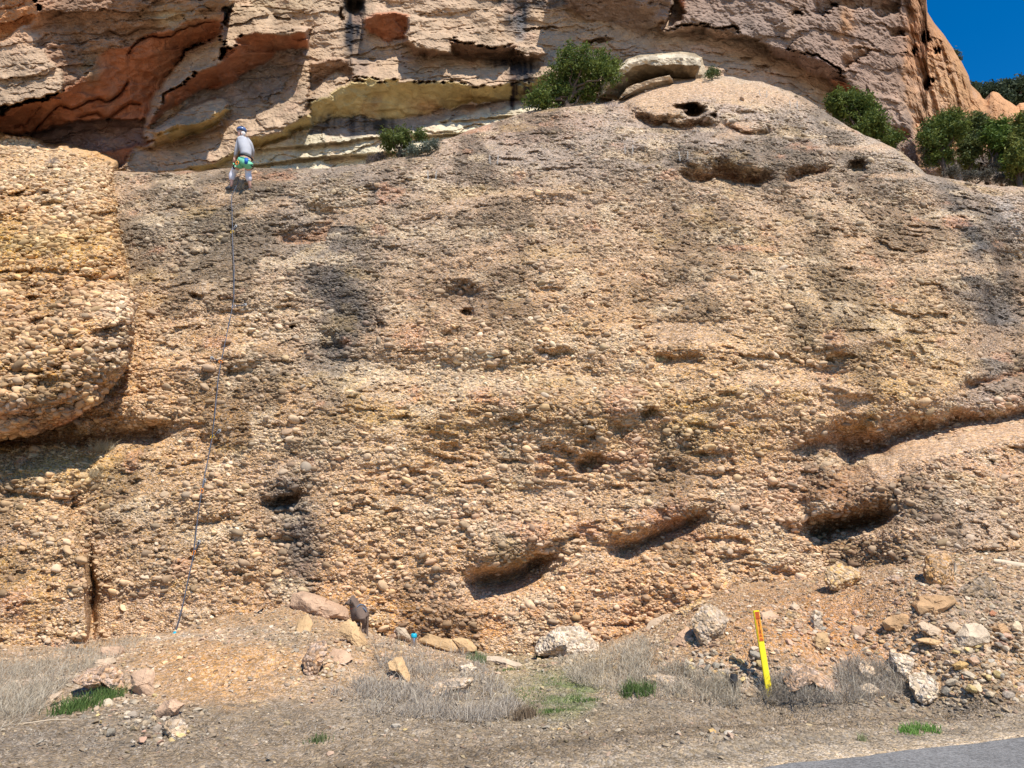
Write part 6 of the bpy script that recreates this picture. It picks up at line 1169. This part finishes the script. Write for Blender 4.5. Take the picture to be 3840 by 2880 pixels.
ED = [('rump', 'belly'), ('belly', 'chest'), ('chest', 'neck'), ('neck', 'head'), ('head', 'stop'), ('stop', 'muz'), ('muz', 'nose'), ('rump', 'hl1'), ('hl1', 'hl2'), ('hl2', 'hl3'), ('hl3', 'hl4'), ('rump', 'hr1'), ('hr1', 'hr2'), ('hr2', 'hr3'), ('hr3', 'hr4'),
      ('chest', 'fl1'), ('fl1', 'fl2'), ('fl2', 'fl3'), ('chest', 'fr1'), ('fr1', 'fr2'), ('fr2', 'fr3'), ('head', 'el'), ('el', 'elt'), ('head', 'er'), ('er', 'ert'), ('rump', 't1'), ('t1', 't2'), ('t2', 't3'), ('t3', 't4')]
skin('body', {k: (v[0]-db, v[1], v[2] if len(v) > 2 else v[1]) for k, v in D.items()}, ED, M_DOG, DG, 2)
ell('nose_tip', dk(312, 250, -.02), (.018, .018, .015), M_BLACK, parent=DG, bs=db); ell('eye', dk(415, 180, -.03), (.011, .008, .011), M_BLACK, parent=DG, bs=db)
def dband(name, c, n_, ra, rb, r_, mat):
    n_ = n_.normalized(); a = n_.cross(Vector((0, 0, 1))).normalized(); b = n_.cross(a); tube(name, [c-db+a*math.cos(t)*ra+b*math.sin(t)*rb for t in np.linspace(0, 2*math.pi, 20)], r_, mat, DG, 6, False)
ax = (dk(680, 430, -.10)-dk(530, 430, .20)); dband('harness_strap', dk(555, 400, .16), ax, .092, .108, .013, M_TURQ); dband('harness_strap', dk(635, 400, .02), ax, .088, .102, .009, plain('grey_blue_strap', (.10, .14, .20)))
tube('harness_back', [dk(560, 300, .15)-db, dk(610, 305, .06)-db, dk(690, 340, -.06)-db, dk(740, 400, -.14)-db], .010, plain('blue_grey_strap', (.12, .17, .24)), DG, 6)
dband('collar', dk(505, 335, .09), D['chest'][0]-D['neck'][0], .062, .062, .011, plain('red_collar', (.35, .06, .04)))
ell('chest_blaze', dk(556, 660, .06), (.016, .012, .014), plain('white_fur', (.7, .68, .64)), parent=DG, bs=db)

# ------------------------------------------------------------ bottles
def bottle(u_, v0, v1, label, lidm, bodym, k=1.):
    g = hit(u_, v1); yb = g[1]; hgt = (v1-v0)/F*yb/(CS-(1440-v1)/F*SN); r = empty('water_bottle', P(u_, v1-3, yb-.03)); tag(r, label, 'bottle'); w_ = hgt*.2*k
    def lathe(nm, prof, mt, par=r):
        bm = bmesh.new(); prev = None; sg = 16
        for rr_, z_ in prof:
            ring = [bm.verts.new((rr_*math.cos(t*2*math.pi/sg), rr_*math.sin(t*2*math.pi/sg), z_)) for t in range(sg)]
            if prev:
                for t in range(sg): bm.faces.new((prev[t], prev[(t+1) % sg], ring[(t+1) % sg], ring[t]))
            else: bm.faces.new(ring[::-1])
            prev = ring
        bm.faces.new(prev); return bm_obj(nm, bm, mt, par, True)
    lathe('flask', [(w_*.95, 0), (w_, .01), (w_, hgt*.60), (w_*.9, hgt*.68)], bodym); lid = lathe('lid', [(w_*1.06, hgt*.60), (w_*1.1, hgt*.66), (w_*1.08, hgt*.84), (w_*.7, hgt*.90)], lidm)
    lathe('spout', [(w_*.5, hgt*.9), (w_*.45, hgt)], M_BLACK, lid)
    return r
bottle(1551, 2375, 2427, 'steel water bottle with a turquoise lid beside the smooth white rock', M_TURQ, M_STEEL)
bottle(1481, 2361, 2392, 'small silver bottle half hidden at the left of the smooth white rock', plain('white_cap', (.6, .6, .62)), plain('bronze_metal', (.25, .17, .14), .4, .5, .6), .8)

# ------------------------------------------------------------ marker post and stub
print('post')
M_YPOST = plain('yellow_plastic', (.86, .68, .02), .5, .35, var=.16, scale=7, bump=.1); M_DECAL = plain('orange_decal', (.80, .28, .035), .5, .3, var=.03, bump=0); M_INK = plain('dark_print', (.10, .02, .015), .6, .2, var=.02, bump=0); M_INKR = plain('red_print', (.42, .06, .02), .6, .2, var=.02, bump=0)
S2 = lambda x, y: (2750+x*.241, 2250+y*.241)
bu, bv = S2(578, 1545); tu, tv = S2(352, 160); gq = hit(bu, bv); yb = gq[1]
b = Vector(P(bu, bv, yb)); t_ = Vector(P(tu, tv, yb+.06)); ax = (t_-b); H = ax.length; ax.normalize(); wd = (S2(400, 0)[0]-S2(303, 0)[0])/F*(b.y/(CS-(1440-2300)/F*SN)); xa = Vector((1, .1, 0)); xa = (xa-ax*xa.dot(ax)).normalized(); na = ax.cross(xa); na = na if na.y < 0 else -na
post = empty('marker_post', b); tag(post, 'tall flat yellow marker post with an orange CAUTION label leaning left', 'marker post')
MT = Matrix((( xa.x, na.x, ax.x), (xa.y, na.y, ax.y), (xa.z, na.z, ax.z))).to_4x4()
post.matrix_world = Matrix.Translation(b) @ MT
hw = wd/2; zb = -.08
# a shallow bowed strip with folded edges, notched at its foot
bm = bmesh.new(); prof = [(-hw, -.004), (-hw*.93, .008), (-hw*.6, .011), (0, .012), (hw*.6, .011), (hw*.93, .008), (hw, -.004)]
zs = [zb, .035, .08, .3, .6, H]; F_ = [];
for z_ in zs: F_.append([bm.verts.new((x_*(1.02 if z_ < .1 else 1), y_, z_)) for x_, y_ in prof]+[bm.verts.new((x_, y_-.006, z_)) for x_, y_ in reversed(prof)])
for i in range(len(zs)-1):
    n_ = len(F_[0])
    for k_ in range(n_):
        if i < 1 and k_ in (2, 3): continue
        bm.faces.new((F_[i][k_], F_[i][(k_+1) % n_], F_[i+1][(k_+1) % n_], F_[i+1][k_]))
bm.faces.new(F_[-1]); bmesh.ops.recalc_face_normals(bm, faces=bm.faces[:]); bm_obj('post_strip', bm, M_YPOST, post)
pf = lambda v: H*(1-(v-160)/(1545-160))      # height of a zoomed photo row along the post
dz0, dz1 = pf(650), pf(183); bm = bmesh.new(); q = [bm.verts.new(p_) for p_ in ((-hw*.72, .0135, dz0), (hw*.78, .0135, dz0), (hw*.78, .0135, dz1), (-hw*.72, .0135, dz1))]
bm.faces.new(q); ex = bmesh.ops.extrude_face_region(bm, geom=bm.faces[:]); [setattr(v, 'co', v.co+Vector((0, .0015, 0))) for v in ex['geom'] if isinstance(v, bmesh.types.BMVert)]; bmesh.ops.recalc_face_normals(bm, faces=bm.faces[:])
dec = bm_obj('warning_label', bm, M_DECAL, post)
def text(ch, x_, z_, size, mt, nm='letter'):
    cu_ = bpy.data.curves.new('t', 'FONT'); cu_.body = ch; cu_.size = size; cu_.align_x = 'CENTER'; cu_.align_y = 'CENTER'; cu_.extrude = .0006; cu_.offset = .0011
    o_ = bpy.data.objects.new('t', cu_); COL.objects.link(o_); bpy.context.view_layer.update(); me = bpy.data.meshes.new_from_object(o_.evaluated_get(bpy.context.evaluated_depsgraph_get())); bpy.data.objects.remove(o_)
    me.transform(Matrix.Rotation(math.pi/2, 4, 'X')); mir = Matrix.Scale(1, 4)
    # strip's front is local +Y here, so turn the letters to face it
    me.transform(Matrix.Rotation(math.pi, 4, 'Z')) if True else None
    o_ = link(nm, me, mt, dec); o_.location = (x_, .0162, z_); return o_
sgn = 1 if (MT @ Vector((0, 1, 0))).y < 0 else -1
# handedness: make +X of the post run to the right seen from the front
flip = (xa.cross(na)).dot(ax) < 0
for ch, v_ in zip('CAUTION', (330, 362, 393, 425, 457, 487, 520)): 
    o_ = text(ch, .0+hw*.04, pf(v_), .030, M_INK)
    if flip: pass
bm = bmesh.new()
for v_, l_ in ((195, 1), (217, .85), (238, .8), (262, .95), (286, 1), (296, .9), (548, .3), (562, .6), (576, .75), (610, .6), (626, .95), (640, 1)):
    hz = .008 if v_ < 300 else .004; x0 = -hw*.62*l_; x1 = hw*.68*l_; z_ = pf(v_); cuts = [0, .22, .27, .5, .55, .74, .79, 1]
    for a_, b_ in zip(cuts[::2], cuts[1::2]):
        q = [bm.verts.new(p_) for p_ in ((x0+(x1-x0)*a_, .0158, z_-hz), (x0+(x1-x0)*b_, .0158, z_-hz), (x0+(x1-x0)*b_, .0158, z_+hz), (x0+(x1-x0)*a_, .0158, z_+hz))]; bm.faces.new(q)
bm_obj('small_print', bm, M_INKR, dec)
# short stub with a black cap in the brush
g = hit(2752, 2578); yb = g[1]; a = Vector(P(2752, 2590, yb)); tp = Vector(P(2752, 2527, yb)); r = empty('short_stub', a); tag(r, 'short black-capped stub standing in grey brush left of the yellow post', 'post')
tube('stub_pipe', [Vector((0, 0, -.05)), (tp-a)*.6], .036, plain('dark_pipe', (.05, .045, .05)), r, 12); tube('stub_cap', [(tp-a)*.6, (tp-a)*.92, (tp-a)*.98, (tp-a)], [.042, .043, .036, .018], M_BLACK, r, 12)
print('done', len(bpy.data.objects))
